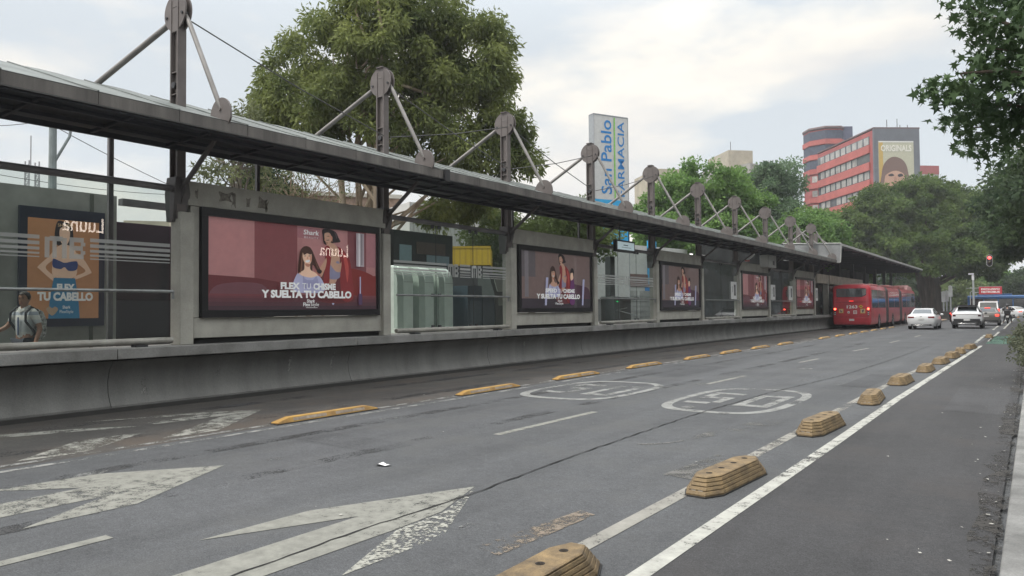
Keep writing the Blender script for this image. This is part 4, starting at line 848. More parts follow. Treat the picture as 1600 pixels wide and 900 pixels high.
def person(label, loc, rz, P, top_c, leg_c, skin_c=(.32, .17, .11), hair_c=(.018, .014, .012), group=None, sleeves=True, trim=None, hair=True):
    """P: joint positions; front of the figure is -Y"""
    t = thing('person', label, 'person', loc, rz, group)
    sm = M('skin_%02d' % int(skin_c[0]*100), skin_c, .5, var=.06, scale=9)
    J = {'pelvis': (*P['pelvis'], (.125, .095)), 'waist': (*P['waist'], (.115, .085)), 'chest': (*P['chest'], (.15, .10)), 'neck': (*P['neck'], .058), 'skull': (*(Vector(P['head'])-Vector((0, 0, .06))), .055)}
    E = [('pelvis', 'waist'), ('waist', 'chest'), ('chest', 'neck'), ('neck', 'skull')]
    for s in 'lr':
        for a, r in (('sh', .062), ('el', .043), ('wr', .029)): J[s+a] = (*P[s+a], r)
        for a, r in (('hip', .092), ('kn', .058), ('an', .038), ('toe', .034)): J[s+a] = (*P[s+a], r)
        E += [('chest', s+'sh'), (s+'sh', s+'el'), (s+'el', s+'wr'), ('pelvis', s+'hip'), (s+'hip', s+'kn'), (s+'kn', s+'an'), (s+'an', s+'toe')]
        d = Vector(P[s+'wr'])-Vector(P[s+'el']); hand(J, E, s+'wr', s+'h', P[s+'wr'], d, d.cross(Vector((1, 0, 0))) if abs(d.normalized().x) < .9 else Vector((0, 1, 0)))
    body = MB(); body.add(*skin_mesh(J, E, 'pelvis'))
    hx, hy, hz = P['head']; HR = Matrix.Rotation(P.get('turn', 0), 3, 'Z')
    prof = [(-.118, .030, .035, -.035), (-.100, .048, .058, -.025), (-.06, .062, .078, -.012), (-.01, .070, .090, 0), (.03, .074, .096, .004), (.075, .068, .088, .010), (.105, .048, .062, .012), (.122, .018, .024, .012)]
    rings = []
    for z, rx, ry, oy in prof:
        rings.append([tuple(Vector((hx, hy, hz))+HR @ Vector((rx*math.cos(a), ry*math.sin(a)+oy*.5, z))) for a in [2*math.pi*k/16 for k in range(16)]])
    body.loft(rings)
    def hp(x, y, z): return tuple(Vector((hx, hy, hz))+HR @ Vector((x, y, z)))
    body.loft([[hp(-.010, -.088, .022), hp(.010, -.088, .022), hp(0, -.092, .03)], [hp(-.018, -.088, -.03), hp(.018, -.088, -.03), hp(0, -.118, -.026)]])
    for sx in (-1, 1): body.loft([[hp(sx*.070, .01, .03), hp(sx*.078, .03, .025), hp(sx*.072, .02, -.03)], [hp(sx*.086, .022, .035), hp(sx*.088, .035, .02), hp(sx*.080, .022, -.035)]])
    b = body.build('body', sm, t, smooth=60)
    fm = MB()
    for sx in (-1, 1): fm.ball(hp(sx*.030, -.083, .014), .012, 8, 6, (1, .6, .6)); fm.obox(hp(sx*.030, -.090, .036), (.034, .01, .008))
    fm.build('eyes', flat('eye_dark', (.02, .015, .012)), t); MB().obox(hp(0, -.086, -.062), (.044, .012, .012)).build('mouth', flat('lip', (.25, .09, .08)), t)
    if hair:
        h = MB(); rr = random.Random(int(hx*1000)+5)
        rings = []
        for z, rx, ry, oy in [(.0, .078, .100, .022), (.045, .084, .106, .012), (.085, .080, .100, .008), (.118, .060, .078, .008), (.138, .022, .03, .008)]:
            rings.append([hp((rx+rr.uniform(-.003, .006))*math.cos(a), ((ry+rr.uniform(-.003, .006))*math.sin(a)+oy) if not (z < .05 and math.sin(a) < -.35) else -.055, z if not (z < .05 and math.sin(a) < -.35) else .082) for a in [2*math.pi*k/18 for k in range(18)]])
        h.loft(rings); h.build('hair', flat('hair_%02d' % int(hair_c[0]*1000), hair_c, .6), t, smooth=50)
    # shirt over the torso and upper arms, trousers over the legs
    def mid(a, b, k): return tuple(Vector(P[a]).lerp(Vector(P[b]), k))
    SJ = {'b': (*mid('pelvis', 'waist', -.45), (.158, .118)), 'waist': (*P['waist'], (.145, .108)), 'chest': (*P['chest'], (.172, .122)), 'neck': (*mid('chest', 'neck', .72), .075)}
    SE = [('b', 'waist'), ('waist', 'chest'), ('chest', 'neck')]
    for s in 'lr':
        SJ[s+'sh'] = (*P[s+'sh'], .080); SJ[s+'u'] = (*mid(s+'sh', s+'el', .78 if sleeves else 1), .064); SE += [('chest', s+'sh'), (s+'sh', s+'u')]
        if not sleeves: SJ[s+'w'] = (*P[s+'wr'], .042); SE.append((s+'u', s+'w'))
    sh = MB(); sh.add(*skin_mesh(SJ, SE, 'b')); sh.build('shirt', top_c, t, smooth=70)
    LJ = {'p': (*P['pelvis'], (.14, .105))}; LE = []
    for s in 'lr':
        LJ[s+'h'] = (*P[s+'hip'], .102); LJ[s+'k'] = (*P[s+'kn'], .072); LJ[s+'a'] = (*mid(s+'kn', s+'an', .93), .058); LE += [('p', s+'h'), (s+'h', s+'k'), (s+'k', s+'a')]
    lg = MB(); lg.add(*skin_mesh(LJ, LE, 'p')); lg.build('trousers', leg_c, t, smooth=70)
    sho = MB()
    for s in 'lr':
        a, b2 = Vector(P[s+'an']), Vector(P[s+'toe']); d = (b2-a); d.z = 0; d = d.normalized() if d.length > 1e-4 else Vector((0, -1, 0)); q = Vector((-d.y, d.x, 0))
        z0 = min(a.z-.075, b2.z-.03)
        rings = []
        for k, ww, hh in ((-.09, .030, .08), (0, .042, .10), (.10, .048, .065), (.17, .030, .04)):
            c = a+d*k; rings.append([tuple(Vector((c.x, c.y, z0))+q*x+Vector((0, 0, z))) for x, z in ((-ww, 0), (ww, 0), (ww*.8, hh), (-ww*.8, hh))])
        sho.loft(rings)
    sho.build('shoes', flat('shoe_dark', (.03, .03, .032), .6), t, smooth=40)
    return t
def stand(h=1.0, lean=0):
    s = h/1.72
    P = dict(pelvis=(0, 0, .93), waist=(0, -.01, 1.10), chest=(0, 0, 1.30), neck=(0, .005, 1.46), head=(0, -.02, 1.60),
             lsh=(.17, .01, 1.385), rsh=(-.17, .01, 1.385), lel=(.24, .04, 1.11), rel=(-.24, .04, 1.11), lwr=(.25, -.03, .87), rwr=(-.25, -.03, .87),
             lhip=(.09, 0, .88), rhip=(-.09, 0, .88), lkn=(.10, -.01, .48), rkn=(-.10, -.01, .48), lan=(.10, .03, .085), ran=(-.10, .03, .085), ltoe=(.11, -.13, .035), rtoe=(-.11, -.13, .035))
    return {k: tuple(a*s for a in v) for k, v in P.items()}
shirt_m = bpy.data.materials.new('white_striped_shirt'); shirt_m.use_nodes = True
_t = shirt_m.node_tree; _b = _t.nodes['Principled BSDF']; _b.inputs['Roughness'].default_value = .8
_tc = _t.nodes.new('ShaderNodeTexCoord'); _s = _t.nodes.new('ShaderNodeSeparateXYZ'); _r = _t.nodes.new('ShaderNodeValToRGB'); _m = _t.nodes.new('ShaderNodeMapRange')
_m.inputs[1].default_value = .9; _m.inputs[2].default_value = 1.5; _t.links.new(_tc.outputs['Object'], _s.inputs[0]); _t.links.new(_s.outputs[2], _m.inputs[0]); _t.links.new(_m.outputs[0], _r.inputs[0])
_r.color_ramp.interpolation = 'CONSTANT'; _e = _r.color_ramp.elements; _e[0].color = (.62, .62, .60, 1); _e[1].position = .25; _e[1].color = (.52, .54, .56, 1)
for p, c in ((.58, (.66, .65, .62, 1)), (.70, (.34, .37, .42, 1)), (.80, (.66, .65, .62, 1))): q = _e.new(p); q.color = c
_t.links.new(_r.outputs[0], _b.inputs['Base Color'])
P = stand(1.70)
P.update(rel=(-.27, -.10, 1.13), rwr=(-.36, -.33, 1.00), lel=(.25, .07, 1.10), lwr=(.25, -.02, .86), lkn=(.10, -.16, .50), lan=(.09, -.20, .12), ltoe=(.09, -.36, .08), ran=(-.09, .28, .13), rkn=(-.10, .08, .49), rtoe=(-.09, .15, .035), turn=R(20))
pz = person('young man in a white striped polo shirt with a backpack walking left behind the glass', (-13.7, 5.36, .275), R(18), P, shirt_m, flat('dark_jeans', (.03, .035, .05), .8), hair_c=(.02, .014, .011))
mb = MB().obox((0, -.122, 1.14), (.028, .01, .30)); mb.build('shirt_placket', flat('blue_placket', (.06, .09, .17)), pz)
mb = MB().loft([[(-.09, -.06, 1.42), (0, -.105, 1.36), (.09, -.06, 1.42), (.07, .04, 1.47), (-.07, .04, 1.47)], [(-.075, -.05, 1.46), (0, -.09, 1.42), (.075, -.05, 1.46), (.06, .045, 1.49), (-.06, .045, 1.49)]]); mb.build('collar', flat('collar_white', (.62, .62, .6)), pz)
bpk = thing('backpack', 'black and white patterned backpack on the back of the walking young man', 'backpack', (-13.7, 5.36, .275), R(18))
MB().loft([[(x*sx, .12+y*1.0, z) for x, y in ((-1, 0), (1, 0), (.85, d), (-.85, d))] for z, sx, d in ((.90, .12, .10), (.98, .155, .17), (1.22, .16, .18), (1.38, .13, .13), (1.43, .08, .06))]).build('pack', M('speckled_fabric', (.42, .42, .40), .85, var=.5, scale=22, dirt=(.01, .012, .014)), bpk, bevel=.02)
MB().tube([(.13, .12, 1.40), (.155, -.02, 1.455), (.165, -.125, 1.36), (.17, -.13, 1.22), (.185, .02, 1.04), (.15, .13, .98)], .020, 8).tube([(-.13, .12, 1.40), (-.155, -.02, 1.455), (-.165, -.125, 1.36), (-.17, -.13, 1.22), (-.185, .02, 1.04), (-.15, .13, .98)], .020, 8).build('strap', flat('strap_black', (.02, .02, .024), .8), bpk)
for x, y, hh, c, lab in WAIT:
    person(lab, (x, y, 1.0), R(rnd.uniform(30, 120)), stand(hh), M('coat%d' % int(c[0]*1000), c, .8), flat('dark_jeans', (.03, .035, .05), .8), sleeves=False, group=None)

# ------------------------------------------------------------------ vehicles
tyre_m = flat('tyre', (.018, .018, .019), .85); rim_m = flat('rim_alloy', (.32, .32, .33), .35, metal=.6); glass_m = M('car_glass', (.018, .022, .025), .08, var=.05, spec=.9, coat=.4)
tail_on = EM('tail_light_on', (1, .06, .04), 2.2); tail_off = flat('tail_light', (.16, .012, .015), .2); blk = flat('black_trim', (.018, .018, .02), .5); plate_m = flat('plate', (.55, .55, .54))
def wheel(parent, x, y, r, wd, side):
    t = MB(); t.loft([[(x+side*dx, y+rr_*math.cos(a), r+rr_*math.sin(a)) for a in [2*math.pi*k/22 for k in range(22)]] for dx, rr_ in ((-wd, r*.7), (-wd, r*.96), (-wd*.8, r), (-.02, r), (0, r*.95), (0, r*.66))])
    ob = t.build('wheel', tyre_m, parent, smooth=40)
    h = MB(); h.loft([[(x+side*dx, y+rr_*math.cos(a), r+rr_*math.sin(a)) for a in [2*math.pi*k/20 for k in range(20)]] for dx, rr_ in ((-.01, r*.66), (.004, r*.64), (-.03, r*.30), (.004, r*.18))])
    for k in range(5):
        a = 2*math.pi*k/5; h.obox((x+side*.002, y+math.cos(a)*r*.4, r+math.sin(a)*r*.4), (.012, r*.5, r*.14), Matrix.Rotation(a, 3, 'X'))
    h.build('rim', rim_m, ob); return ob
def car(label, loc, rz, st_, paint, feats):
    t = thing(feats.get('name', 'parked_car'), label, feats.get('cat', 'car'), loc, rz)
    def ring(s):
        y, zb, zm, zs, zr, wb, wm, ws, wr = s
        return [(-wb, y, zb), (-wm, y, zm), (-ws, y, zs), (-wr, y, zr), (0, y, zr+.015), (wr, y, zr), (ws, y, zs), (wm, y, zm), (wb, y, zb)]
    rings = [ring(s) for s in st_]
    MB().loft(rings).build('body', paint, t, smooth=50, bevel=.025)
    i0, i1, i2 = feats['cab']                 # rear window base, rear roof edge, front roof edge ; windscreen base = next
    def quad(mb, a, b, c, d, sh=.07, off=.012):
        pts = [Vector(p) for p in (a, b, c, d)]; cen = sum(pts, Vector())/4; n = (pts[1]-pts[0]).cross(pts[3]-pts[0]).normalized()
        if n.dot(cen-Vector((0, 0, .7))) < 0: n = -n
        mb.add([p.lerp(cen, sh)+n*off for p in pts], [(0, 1, 2, 3)])
    def strip6(mb, ra, rb, off=.012):
        A_, B_ = [Vector(p) for p in ra[3:6]], [Vector(p) for p in rb[3:6]]
        n = (A_[2]-A_[0]).cross(B_[0]-A_[0]).normalized()
        if n.z < 0: n = -n
        def g_(u, v):
            lo = A_[0].lerp(A_[1], u*2) if u < .5 else A_[1].lerp(A_[2], u*2-1); hi = B_[0].lerp(B_[1], u*2) if u < .5 else B_[1].lerp(B_[2], u*2-1)
            return lo.lerp(hi, v)+n*off
        us = (.07, .5, .93); mb.add([g_(u, v) for v in (.08, .90) for u in us], [(0, 1, 4, 3), (1, 2, 5, 4)])
    mb = MB(); strip6(mb, rings[i0], rings[i1]); mb.build('rear_window', glass_m, t, smooth=0)
    mb = MB(); strip6(mb, rings[i2+1], rings[i2]); mb.build('windscreen', glass_m, t, smooth=0)
    for a, b in ((2, 3), (6, 5)):
        mb = MB()
        for i in range(i0, i2+1): quad(mb, rings[i][a], rings[i+1][a], rings[i+1][b], rings[i][b], .10)
        mb.build('side_window', glass_m, t, smooth=0)
    yr = st_[0][0]; L2 = st_[-1][0]
    for y in (feats['axles']):
        for s in (-1, 1):
            wm = feats.get('hw', .88)
            MB().loft([[(s*(wm+.004), y+rr_*math.cos(a), .34+rr_*math.sin(a)) for a in [math.pi*k/14 for k in range(15)]] for rr_ in (.40, .30)], False, False, closed=False).build('wheel_arch', blk, t, smooth=0)
            wheel(t, s*(wm+.0), y, feats.get('wr', .325), .2, s)
    for s in (-1, 1): MB().ball((s*(feats.get('hw', .88)+.10), st_[i2+1][0]-.25, st_[i2+1][3]+.08), .10, 10, 6, (1, .6, .7)).build('mirror', feats.get('mirror', paint), t)
    for nm, m, bxs in feats['rear']:
        mb = MB()
        for q in bxs: mb.box(*q)
        mb.build(nm, m, t, bevel=.012)
    return t
white_p = M('white_car_paint', (.62, .63, .64), .28, var=.03, coat=.6); grey_p = M('champagne_grey_paint', (.19, .18, .17), .32, .35, var=.05, coat=.5)
sed = [(-2.34, .40, .60, .86, .93, .66, .76, .74, .60), (-2.24, .24, .60, .96, 1.03, .78, .87, .84, .68), (-1.72, .22, .58, .98, 1.07, .84, .90, .87, .70), (-.98, .21, .58, .97, 1.40, .85, .90, .87, .57), (-.25, .21, .58, .96, 1.46, .85, .90, .87, .59), (.45, .21, .58, .95, 1.41, .85, .90, .87, .57), (1.25, .22, .58, .93, .99, .84, .90, .86, .70), (2.10, .24, .52, .78, .84, .80, .86, .78, .60), (2.34, .36, .48, .64, .68, .62, .70, .66, .50)]
y = -2.34
car('white sedan driving away in the lane beside the red bus', (-6.42, 57.6+2.3, 0), R(.5), sed, white_p, dict(cab=(2, 3, 5), axles=(-1.36, 1.33), rear=[
    ('tail_light', tail_off, [(-.80, -.42, y-.012, y+.25, .79, .90), (.42, .80, y-.012, y+.25, .79, .90)]), ('license_plate', plate_m, [(-.19, .19, y-.03, y, .66, .79)]), ('lower_bumper', blk, [(-.62, .62, y+.02, y+.2, .27, .40)]), ('chrome_strip', flat('chrome_trim', (.6, .6, .6), .2, metal=.8), [(-.5, .5, y+.005, y+.03, .30, .325)]), ('emblem', flat('chrome_trim', (.6, .6, .6), .2, metal=.8), [(-.06, .06, y-.012, y+.04, .86, .93)])]))
suv = [(-2.34, .45, .70, 1.00, 1.06, .70, .82, .78, .66), (-2.26, .30, .70, 1.06, 1.13, .82, .92, .87, .70), (-2.02, .28, .68, 1.08, 1.18, .86, .94, .90, .72), (-1.20, .27, .66, 1.05, 1.54, .86, .94, .90, .60), (-.30, .26, .66, 1.03, 1.62, .86, .94, .90, .62), (.45, .26, .66, 1.01, 1.56, .86, .94, .90, .60), (1.30, .27, .64, .98, 1.04, .86, .93, .88, .70), (2.10, .30, .60, .88, .94, .82, .88, .80, .62), (2.36, .40, .56, .74, .80, .64, .74, .70, .5)]
y = -2.34
car('white crossover car with black roof and lower bumper beside the bike lane', (-3.95, 60.5+2.3, 0), R(1.0), suv, white_p, dict(cab=(2, 3, 5), axles=(-1.5, 1.48), hw=.93, wr=.36, mirror=blk, rear=[
    ('tail_light', flat('tail_light_dark', (.05, .012, .014), .2), [(-.84, -.66, y-.012, y+.2, .86, 1.0), (.66, .84, y-.012, y+.2, .86, 1.0), (-.66, .66, y-.008, y+.1, .98, 1.01)]), ('license_plate', plate_m, [(-.19, .19, y-.045, y, .56, .68)]), ('lower_bumper', blk, [(-.86, .86, y-.02, y+.3, .32, .54), (-.80, .80, y-.03, y+.1, .54, .70)]), ('chrome_strip', flat('chrome_trim', (.6, .6, .6), .2, metal=.8), [(-.55, .55, y-.03, y+.02, .36, .40)]),
    ('roof_panel', blk, [(-.58, .58, -1.18, .45, 1.60, 1.655)]), ('tailgate_spoiler', blk, [(-.60, .60, -1.62, -1.15, 1.50, 1.56)])]))
hat = [(-2.02, .42, .62, .90, .97, .66, .78, .76, .62), (-1.94, .26, .62, .98, 1.06, .78, .85, .82, .66), (-1.84, .24, .60, .99, 1.10, .80, .86, .83, .66), (-1.40, .23, .58, .97, 1.42, .80, .86, .83, .56), (-.40, .22, .58, .95, 1.47, .80, .86, .83, .58), (.35, .22, .58, .94, 1.42, .80, .86, .83, .56), (1.15, .22, .56, .92, .98, .80, .86, .82, .66), (1.85, .26, .52, .78, .84, .76, .80, .74, .56), (2.05, .36, .46, .62, .66, .58, .66, .6, .46)]
y = -2.02
car('champagne grey hatchback with brake lights on, queueing ahead of the white crossover', (-3.15, 70.0+2.0, 0), R(1.0), hat, grey_p, dict(cab=(2, 3, 5), axles=(-1.22, 1.24), hw=.845, wr=.31, rear=[
    ('tail_light', tail_on, [(-.78, -.52, y-.012, y+.2, .76, .92), (.52, .78, y-.012, y+.2, .76, .92), (-.2, .2, -1.50, -1.42, 1.405, 1.44)]), ('license_plate', plate_m, [(-.36, .10, y-.03, y, .70, .80)]), ('lower_bumper', blk, [(-.7, .7, y+.0, y+.2, .30, .46)]), ('chrome_strip', flat('chrome_trim', (.6, .6, .6), .2, metal=.8), [(-.6, .6, y-.01, y+.03, .27, .30)])]))
red_p = M('dark_red_paint', (.16, .015, .02), .3, var=.05, coat=.5); black_p = M('black_car_paint', (.015, .015, .018), .25, var=.05, coat=.6)
y = -2.34
car('dark red car mostly hidden behind the white crossover', (-5.15, 76.5, 0), R(.5), sed, red_p, dict(cab=(2, 3, 5), axles=(-1.36, 1.33), rear=[('tail_light', tail_on, [(-.80, -.42, y-.012, y+.25, .79, .90), (.42, .80, y-.012, y+.25, .79, .90)]), ('license_plate', plate_m, [(-.19, .19, y-.03, y, .66, .79)])]))
y = -2.34
van = [(-2.34, .45, .70, 1.00, 1.12, .76, .86, .84, .76), (-2.28, .30, .70, 1.06, 1.20, .86, .94, .90, .78), (-2.22, .28, .68, 1.08, 1.25, .88, .94, .90, .78), (-2.0, .27, .66, 1.08, 1.95, .88, .94, .90, .74), (-.30, .26, .66, 1.06, 2.02, .88, .94, .90, .76), (.85, .26, .66, 1.04, 1.95, .88, .94, .90, .74), (1.60, .27, .64, 1.02, 1.1, .86, .93, .88, .70), (2.20, .30, .60, .92, .98, .82, .88, .80, .62), (2.40, .40, .56, .74, .80, .64, .74, .70, .5)]
car('white van ahead of the grey hatchback in the queue', (-3.6, 84, 0), R(1), van, white_p, dict(cab=(2, 3, 5), axles=(-1.5, 1.48), hw=.93, wr=.35, rear=[('tail_light', tail_on, [(-.86, -.74, y-.012, y+.1, .9, 1.3), (.74, .86, y-.012, y+.1, .9, 1.3)]), ('license_plate', plate_m, [(-.19, .19, y-.03, y, .66, .79)])]))
car('dark sedan queueing left of the white van before the crossing', (-6.2, 88, 0), R(.5), sed, black_p, dict(cab=(2, 3, 5), axles=(-1.36, 1.33), rear=[('tail_light', tail_on, [(-.80, -.42, y-.012, y+.25, .79, .90), (.42, .80, y-.012, y+.25, .79, .90)]), ('license_plate', plate_m, [(-.19, .19, y-.03, y, .66, .79)])]))
car('pale sedan seen side on beside the blue bus at the crossing', (-2.5, 112, 0), R(40), sed, white_p, dict(cab=(2, 3, 5), axles=(-1.36, 1.33), rear=[('tail_light', tail_on, [(-.80, -.42, y-.012, y+.25, .79, .90), (.42, .80, y-.012, y+.25, .79, .90)])]))
# motorcycle and rider
t = thing('motorcycle', 'black motorcycle with a top case waiting beside the grey hatchback', 'motorcycle', (-2.02, 79.2, 0), R(1))
for y in (-.65, .70):
    wb = MB(); wb.loft([[(dx, y+q*math.cos(a), .31+q*math.sin(a)) for a in [2*math.pi*k/24 for k in range(24)]] for dx, q in ((-.05, .2), (-.06, .29), (0, .31), (.06, .29), (.05, .2))]); wb.build('wheel', tyre_m, t)
MB().loft([[(-.16, -.75, .72), (.16, -.75, .72), (.16, -.75, .82), (-.16, -.75, .82)], [(-.15, -.1, .70), (.15, -.1, .70), (.16, -.1, .84), (-.16, -.1, .84)], [(-.17, .15, .62), (.17, .15, .62), (.17, .15, .98), (-.17, .15, .98)], [(-.12, .55, .70), (.12, .55, .70), (.12, .55, .95), (-.12, .55, .95)]]).box(-.14, .14, -.2, .45, .28, .62).build('body', blk, t, bevel=.02)
MB().box(-.25, .25, -1.05, -.62, .86, 1.20).build('top_case', blk, t, bevel=.04); MB().box(-.10, .10, -.97, -.96, .55, .70).build('license_plate', plate_m, t); MB().box(-.08, .08, -.80, -.77, .74, .80).build('tail_light', tail_off, t)
MB().tube([(-.38, .38, 1.08), (0, .50, 1.05), (.38, .38, 1.08)], .018, 8).tube([(0, .5, 1.0), (0, .70, .31)], .03, 8).build('handlebar', blk, t)
for s in (-1, 1): MB().tube([(s*.3, .45, 1.08), (s*.36, .42, 1.26)], .01, 6).ball((s*.37, .41, 1.29), .06, 8, 6, (1, .3, .7)).build('mirror', blk, t)
Pm = dict(pelvis=(0, .18, .92), waist=(0, .12, 1.10), chest=(0, .02, 1.30), neck=(0, -.04, 1.44), head=(0, -.08, 1.58), lsh=(.18, 0, 1.38), rsh=(-.18, 0, 1.38), lel=(.30, -.15, 1.18), rel=(-.30, -.15, 1.18), lwr=(.36, -.34, 1.10), rwr=(-.36, -.34, 1.10), lhip=(.10, .15, .88), rhip=(-.10, .15, .88), lkn=(.22, -.18, .62), rkn=(-.22, -.18, .62), lan=(.30, .02, .10), ran=(-.30, .02, .10), ltoe=(.31, -.13, .04), rtoe=(-.31, -.13, .04))
rd_ = person('motorcyclist in black jacket and helmet sitting on the black motorcycle', (-2.02, 79.2, 0), R(181), Pm, flat('black_jacket', (.02, .02, .024), .6), flat('black_pants', (.02, .02, .022), .8), sleeves=False, hair=False)
MB().ball((0, -.07, 1.60), .145, 14, 10, (1, 1.1, 1.05)).build('helmet', black_p, rd_)

# --- red bi-articulated bus
busred = M('bus_red_paint', (.52, .026, .045), .32, var=.07, scale=.8, coat=.35, dirt=(.26, .018, .026)); busglass = M('bus_glass', (.020, .025, .030), .08, var=.1, spec=.9, coat=.5, scale=.6)
bus = thing('articulated_bus', 'long red articulated bus numbered 1263 standing at the platform', 'bus', (-10.72, 57.2, 0), R(.6))
W = 1.27
def bprof(k=1.0, w_=W, top_=3.18): return [(-w_+.06, .34), (w_-.06, .34), (w_, .55), (w_, 1.5), (w_-.03, 2.9), (w_-.16, 3.12), (w_-.5, top_), (-w_+.5, top_), (-w_+.16, 3.12), (-w_+.03, 2.9), (-w_, 1.5), (-w_, .55)]
def section(y0, y1, rear=False, front=False):
    mb = MB(); ys = [y0, y1]; rings = []
    if rear: rings.append([(x*.94, y0, .42+(z-.42)*.955) for x, z in bprof()]); rings.append([(x*.985, y0+.05, z) for x, z in bprof()]); y0 += .16
    rings.append([(x, y0, z) for x, z in bprof()]); rings.append([(x, y1-(.5 if front else 0), z) for x, z in bprof()])
    if front: rings.append([(x*.97, y1-.15, z) for x, z in bprof()]); rings.append([(x*.90, y1, .42+(z-.42)*.93) for x, z in bprof()])
    mb.loft(rings); return mb
secsB = [(0, 7.0), (8.3, 14.7), (16.3, 26.3)]
for i, (a, b) in enumerate(secsB): section(a, b, i == 0, i == 2).build('body', busred, bus, smooth=40)
for a, b in ((7.0, 8.3), (14.7, 16.3)):
    mb = MB(); n = 14; rings = []
    for k in range(n+1):
        s_ = .955 if k % 2 else .995; rings.append([(x*s_, a+(b-a)*k/n, .40+(z-.40)*(.985 if k % 2 else 1)) for x, z in bprof(top_=3.14)])
    mb.loft(rings); mb.build('bellows', M('bellows_grey', (.085, .075, .075), .8, var=.2, scale=3), bus, smooth=0)
for s in (-1, 1):
    for a, b in ((.55, 3.2), (3.3, 6.8), (8.5, 11.5), (11.6, 14.5), (16.5, 19.4), (19.5, 22.4), (22.5, 25.6)):
        mb = MB(); x0 = s*(W+.004); x1 = s*(W-.022)
        mb.poly([(x0, a, 1.52), (x0, b, 1.52), (x1, b, 2.82), (x1, a, 2.82)]); wv = mb.build('side_window', busglass, bus, smooth=0)
        fr2 = MB(); x2 = s*(W+.008); fr2.poly([(x2, a, 2.30), (x2, b, 2.30), (x2-s*.001, b, 2.335), (x2-s*.001, a, 2.335)]); fr2.build('window_bar', blk, wv, smooth=0)
    for y in (3.55, 4.75, 10.5, 18.2, 23.4):
        mb = MB(); mb.loft([[(s*(W+.005), y+q*math.cos(a), .48+q*math.sin(a)) for a in [math.pi*k/14-.15 for k in range(15)]] for q in (.62, .1)], False, False, closed=False)
        if y != 4.75: mb.build('wheel_arch', blk, bus, smooth=0); wheel(bus, s*(W+.008), y, .48, .3, s)
RG = -.006
mb = MB(); mb.poly([(x, y_, z) for x, y_, z in ((-.95, RG, 2.30), (.70, RG, 2.30), (.97, RG, 2.42), (1.0, RG, 2.85), (.92, RG, 2.92), (-.95, RG, 2.92), (-1.0, RG, 2.85), (-1.0, RG, 2.36))]); mb.build('rear_window', busglass, bus, smooth=0)
mb = MB(); mb.poly([(.74, RG-.003, 2.36), (.95, RG-.003, 2.50), (.97, RG-.003, 2.84), (.70, RG-.003, 2.84)]); mb.build('window_corner', flat('grey_louvre', (.16, .15, .15)), bus, smooth=0)
mb = MB().box(-1.16, 1.16, -.03, .05, .40, .86); mb.build('rear_bumper', busred, bus, bevel=.02)
mb = MB().box(-1.10, 1.10, -.010, .02, 1.93, 1.95).box(-1.13, 1.13, -.014, .0, .865, .885).box(-1.1, -.75, -.012, 0, 2.10, 2.12).box(-.95, -.93, -.008, 0, 2.1, 2.3); mb.build('panel_seams', flat('seam_dark_red', (.10, .008, .012)), bus)
mb = MB().box(-.14, .14, -.022, .0, 1.99, 2.04); mb.build('brake_light', EM('brake_glow', (1, .04, .03), 1.2), bus)
for s in (-1, 1):
    cl = MB().box(s*1.10-.055, s*1.10+.055, -.02, .05, .98, 1.58); lamp = cl.build('light_cluster', blk, bus, bevel=.01)
    MB().lathe([(.075, 0), (.06, .02), (0, .03)], (0, 0, 0), 14).build('tail_lamp', EM('bus_tail', (1, .10, .05), 6.0), lamp)
    q = lamp.children[0]; q.rotation_euler = (R(90), 0, 0); q.location = (s*1.10, -.02, 1.45)
    MB().box(s*1.10-.04, s*1.10+.04, -.026, -.02, 1.16, 1.22).box(s*1.10-.04, s*1.10+.04, -.026, -.02, 1.05, 1.10).build('reverse_lamp', flat('lamp_white2', (.6, .6, .6)), lamp)
A = ART((-1.2, -.0085, 0), (1, 0, 0), (0, 0, 1), 2.4, 3.0, gap=.002)
wt = flat('decal_white', (.72, .72, .70)); yl = flat('decal_yellow', (.62, .40, .04)); bk2 = flat('decal_black', (.03, .03, .03)); pk2 = flat('decal_peach', (.55, .40, .28))
def rc(x0, z0, x1, z1, m): A.rect((x0+1.2)/2.4, z0/3, (x1+1.2)/2.4, z1/3, m)
A.text('1263', (.04+1.2)/2.4, 1.50/3, .20/3, wt, .70/2.4, bold=.03)
rc(-.84, 1.16, -.54, 1.46, yl); rc(-.81, 1.19, -.57, 1.43, pk2); rc(-.74, 1.22, -.70, 1.38, bk2); rc(-.70, 1.22, -.62, 1.28, bk2)
rc(.58, 1.14, .90, 1.46, yl); rc(.61, 1.17, .87, 1.43, pk2); rc(.70, 1.20, .76, 1.38, bk2); rc(.76, 1.26, .80, 1.42, bk2)
rc(-.26, 1.14, -.12, 1.28, wt); rc(-.23, 1.17, -.15, 1.22, bk2); rc(.12, 1.10, .36, 1.34, wt); rc(.16, 1.24, .23, 1.30, busred); rc(.25, 1.24, .33, 1.30, busred); rc(.16, 1.14, .33, 1.20, busred)
A.add([((x+1.2)/2.4, z/3) for x, z in ((.62, 1.50), (.78, 1.62), (.62, 1.74), (.46, 1.62))], yl); rc(.54, 1.60, .70, 1.64, bk2)
A.build('rear_markings', bus)
mb = MB().box(-.17, .17, -.036, -.03, .60, .74); mb.build('license_plate', plate_m, bus)
mb = MB().box(-.16, .16, -.012, 0, 2.16, 2.17).tube([(-.06, -.01, 2.16), (0, -.01, 2.23), (.06, -.01, 2.16)], .008, 6); mb.build('emblem', flat('chrome_trim', (.6, .6, .6), .2, metal=.8), bus)
mb = MB()
for a, b, w_, h_ in ((.6, 2.6, .7, .10), (3.2, 6.2, .85, .14), (9.0, 10.4, .5, .12), (11.2, 14, .9, .22), (17.5, 21, .95, .3)): mb.box(-w_, w_, a, b, 3.17, 3.17+h_)
